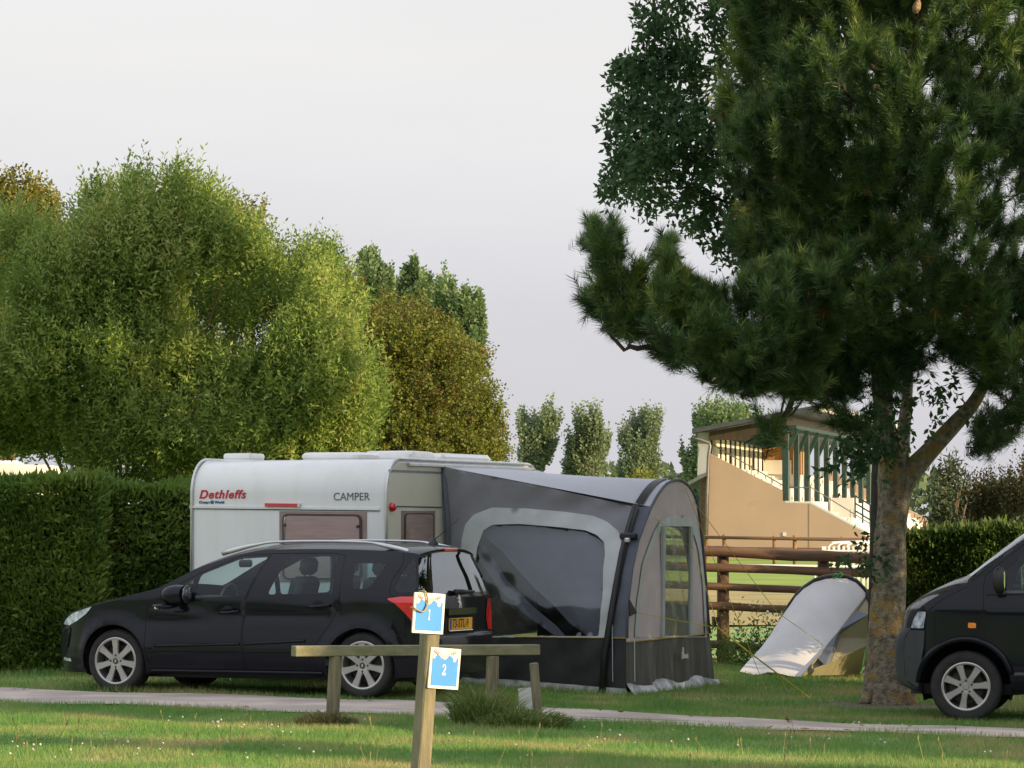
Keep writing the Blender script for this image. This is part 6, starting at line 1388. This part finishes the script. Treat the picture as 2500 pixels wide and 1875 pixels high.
# branches: main boughs swept from stem to clusters, then twigs
stem_pts = np.array([tuple(v) for v in stemline + limbline])
boughs = [[P(2135, 900, DT), P(1980, 850, 36.2), P(1800, 830, 35.3), P(1640, 830, 34.9), P(1520, 770, 34.8), P(1450, 640, 34.8)], [P(2140, 800, DT), P(1950, 760, 35.8), P(1800, 740, 35.1), P(1700, 680, 34.8), P(1630, 590, 34.8)], [P(1640, 830, 34.9), P(1540, 850, 34.7), P(1470, 800, 34.7)], [P(1900, 845, 35.7), P(1760, 930, 35.0), P(1700, 900, 34.8)], [P(1960, 880, 36), P(1925, 1000, 35.1), P(1880, 1045, 34.8)], [P(2440, 840, DT), P(2480, 950, 36), P(2410, 1060, 35.6)],
          [P(2150, 600, DT), P(2000, 520, 35.5), P(1880, 400, 35)], [P(2180, 480, DT), P(2300, 350, 35), P(2450, 330, 34.6)], [P(2200, 200, DT), P(2050, 120, 35.2), P(1900, 50, 35)], [P(2480, 700, DT), P(2600, 600, 35.5), P(2800, 500, 35)], [P(2170, 700, DT), P(2300, 760, 35.4), P(2450, 720, 34.8)], [P(2190, 300, DT), P(2100, 250, 34.9), P(2020, 180, 34.3)]]
bm_ = MB(); bpts = []
for bo in boughs:
    q = smooth_line([tuple(v) for v in bo], 5); q += rng.normal(0, .015, q.shape); bpts += [tuple(v) for v in q]
    r0 = .05 if len(bo) > 4 else .035; bm_.tube(q, np.linspace(r0, .012, len(q)), 8, jit=.08)
bpts = np.array(bpts)
for p, o in allp:
    for i in range(len(p)):
        j = np.argmin(np.sum((bpts - p[i]) ** 2, 1) + .0); a = Vector(bpts[j]); t_ = Vector(p[i])
        if i % 4 and i > 60: continue
        if (a - t_).length > .5:
            continue
            a = t_ - Vector(o[i]) * .35 - Vector((0, 0, .12))
        c_ = a.lerp(t_, .5) - Vector((0, 0, .05)); bm_.tube([a, c_, t_], [.016, .012, .008], 5, False)
bm_.build('boughs', m_bough, pine, True, True); twigs.build('twigs', M('pine_twig', (.035, .028, .018), .85, var=.3), pine, True, True)
m = MB(); c = P(2238, 17, 34.2); m.lathe([(.001, -.07), (.03, -.05), (.042, -.01), (.035, .04), (.012, .08), (.001, .085)], c, (.25, -.2, 1), 10); m.build('pine_cone', M('cone_brown', (.30, .20, .12), .8, var=.4, scale=30, bump=1, bscale=30), pine, True, True)
# epicormic leaves on the trunk
def sprig(cx_, cy_, D, n, sp, ll=.10):
    c = np.array(P(cx_, cy_, D)); p = c + rng.normal(0, sp, (n, 3)); d = nrm(rng.normal(0, 1, (n, 3)) + [0, -.3, -.1]); return shoots(p, d, rng.uniform(.1, .25, n), 7, ll, ll * .5, -.2, .9, .3)
S_ = [sprig(2105, 1095, 36.6, 40, .16), sprig(2080, 1085, 36.5, 16, .10), sprig(2105, 1350, 36.9, 16, .10), sprig(2300, 960, 36.8, 18, .12), sprig(2180, 1030, 36.6, 40, .2)]
facemesh('trunk_leaves', np.concatenate([v for v, r in S_]), 4, m_ashl, pine, np.concatenate([r for v, r in S_]))
# broadleaf tree
BRD = [(1520, -330), (1535, 0), (1522, 60), (1548, 110), (1500, 128), (1478, 140), (1490, 190), (1462, 290), (1448, 330), (1455, 420), (1452, 480), (1500, 500), (1560, 528), (1625, 520), (1655, 560), (1700, 600), (1745, 640), (1800, 660), (1870, 700), (2000, 720), (2120, 650), (2250, 300), (2250, -300), (2000, -650), (1700, -600)]
BRD2 = [(1700, 600), (1800, 560), (1950, 640), (2080, 760), (2110, 900), (2060, 960), (1960, 900), (1850, 800), (1740, 660)]
root, p, o = leafy('ash_tree', 'dark green broadleaf tree crown showing left of the pine', 'tree', BRD, 39.6, 1.7, m_ashl, gl(4.05, 39.4), n=3600, m=12, ll=.11, lw=.053, ln=(.2, .45), up=-.05, nl=0, clump=1.25, thr=.45, r0=.11, rim=1.3, ang=1.1, curve=-.3, surf=.6, ero=.12)
for c_ in list(root.children):
    if c_.name.startswith('trunk'): bpy.data.objects.remove(c_)
m = MB(); q = [Vector(gl(4.05, 39.4)) + Vector((.02 * k, .04 * k, 1.0 * k - .2)) for k in range(10)]; m.tube(q, np.linspace(.15, .05, 10), 10, jit=.06)
for i in rng.integers(0, len(p), 22):
    t_ = Vector(p[i]) - Vector(o[i]) * .2; h = max(4.2, min(8.6, t_.z - 1.2)); a = Vector((4.05 + .02 * h, 39.4 + .04 * h, h)); c_ = a.lerp(t_, .5) + Vector((0, 0, .3)); m.tube([a * (1 - s_) ** 2 + c_ * 2 * s_ * (1 - s_) + t_ * s_ * s_ for s_ in np.linspace(0, 1, 8)], np.linspace(.045, .01, 8), 6)
m.build('trunk', M('ash_bark', (.045, .038, .03), .9, var=.3, scale=8, bump=.6), root, True, True)
# ------------------------------------------------------------------ unseen conifers inferred from the shade on the pitches, placed and sized to cast it
m_con = leafmat('conifer_leaf', [(.020, .040, .012), (.040, .070, .018), (.06, .09, .025)], .2)
def conifer(x, y, h, r_, label):
    root = thing('shade_conifer', label, 'tree', gl(x, y), 0, 'unseen conifers placed for their shade')
    n = 14000; t = rng.random(n) ** .8; a = rng.uniform(0, 6.28, n); rr_ = r_ * (1 - t) ** .6 * (.75 + .5 * vn(np.stack([np.cos(a) * 2, np.sin(a) * 2, t * 6], -1), 1.3)) * (1 - .5 * rng.random(n) ** 3)
    p = np.stack([x + rr_ * np.cos(a), y + rr_ * np.sin(a), float(gz(x, y)) + .1 + t * h], -1); d = nrm(np.stack([np.cos(a), np.sin(a), .3 + 0 * a], -1) + rng.normal(0, .3, (n, 3)))
    facemesh('crown', quads(p, d, rng.uniform(.15, .35, n), rng.uniform(.10, .2, n)), 4, m_con, root)
    b = Vector(gl(x, y)); MB().tube([b, b + Vector((0, 0, h * .95))], [.22, .03], 10).build('trunk', m_bark, root, True, True)
CON = [(15.5, 17.4, 6.4, 1.0), (15, 21.8, 8.6, 1.5), (14.6, 24.2, 9.2, 1.7), (15.2, 26.6, 9.4, 1.8), (14.7, 29.0, 9.4, 1.8), (15.1, 31.4, 9.0, 1.8), (14.8, 33.6, 7.8, 1.5)]

# unseen tall hedge added behind the viewer to darken reflections in the cars' paint
root = thing('mirror_hedge', 'unseen tall dark hedge added behind the viewer for reflections', 'hedge', gl(0, -14))
n = 16000; x = rng.uniform(-45, 45, n); z = rng.random(n) ** .8 * (4.2 + 1.6 * vn(np.stack([x, 0 * x, 0 * x], -1), .35)); y = -14 + rng.normal(0, .35, n)
facemesh('foliage', quads(np.stack([x, y, z], -1), nrm(rng.normal(0, 1, (n, 3))), rng.uniform(.4, .8, n), rng.uniform(.3, .6, n)), 4, m_con, root)
MB().box((0, -14.3, 1.9), (90, .7, 3.8)).build('stems', m_core, root, False, True)
for i, (x, y, h, r_) in enumerate(CON):
    conifer(x, y, h, r_, 'unseen dense conifer in a row placed to cast shade from the right')
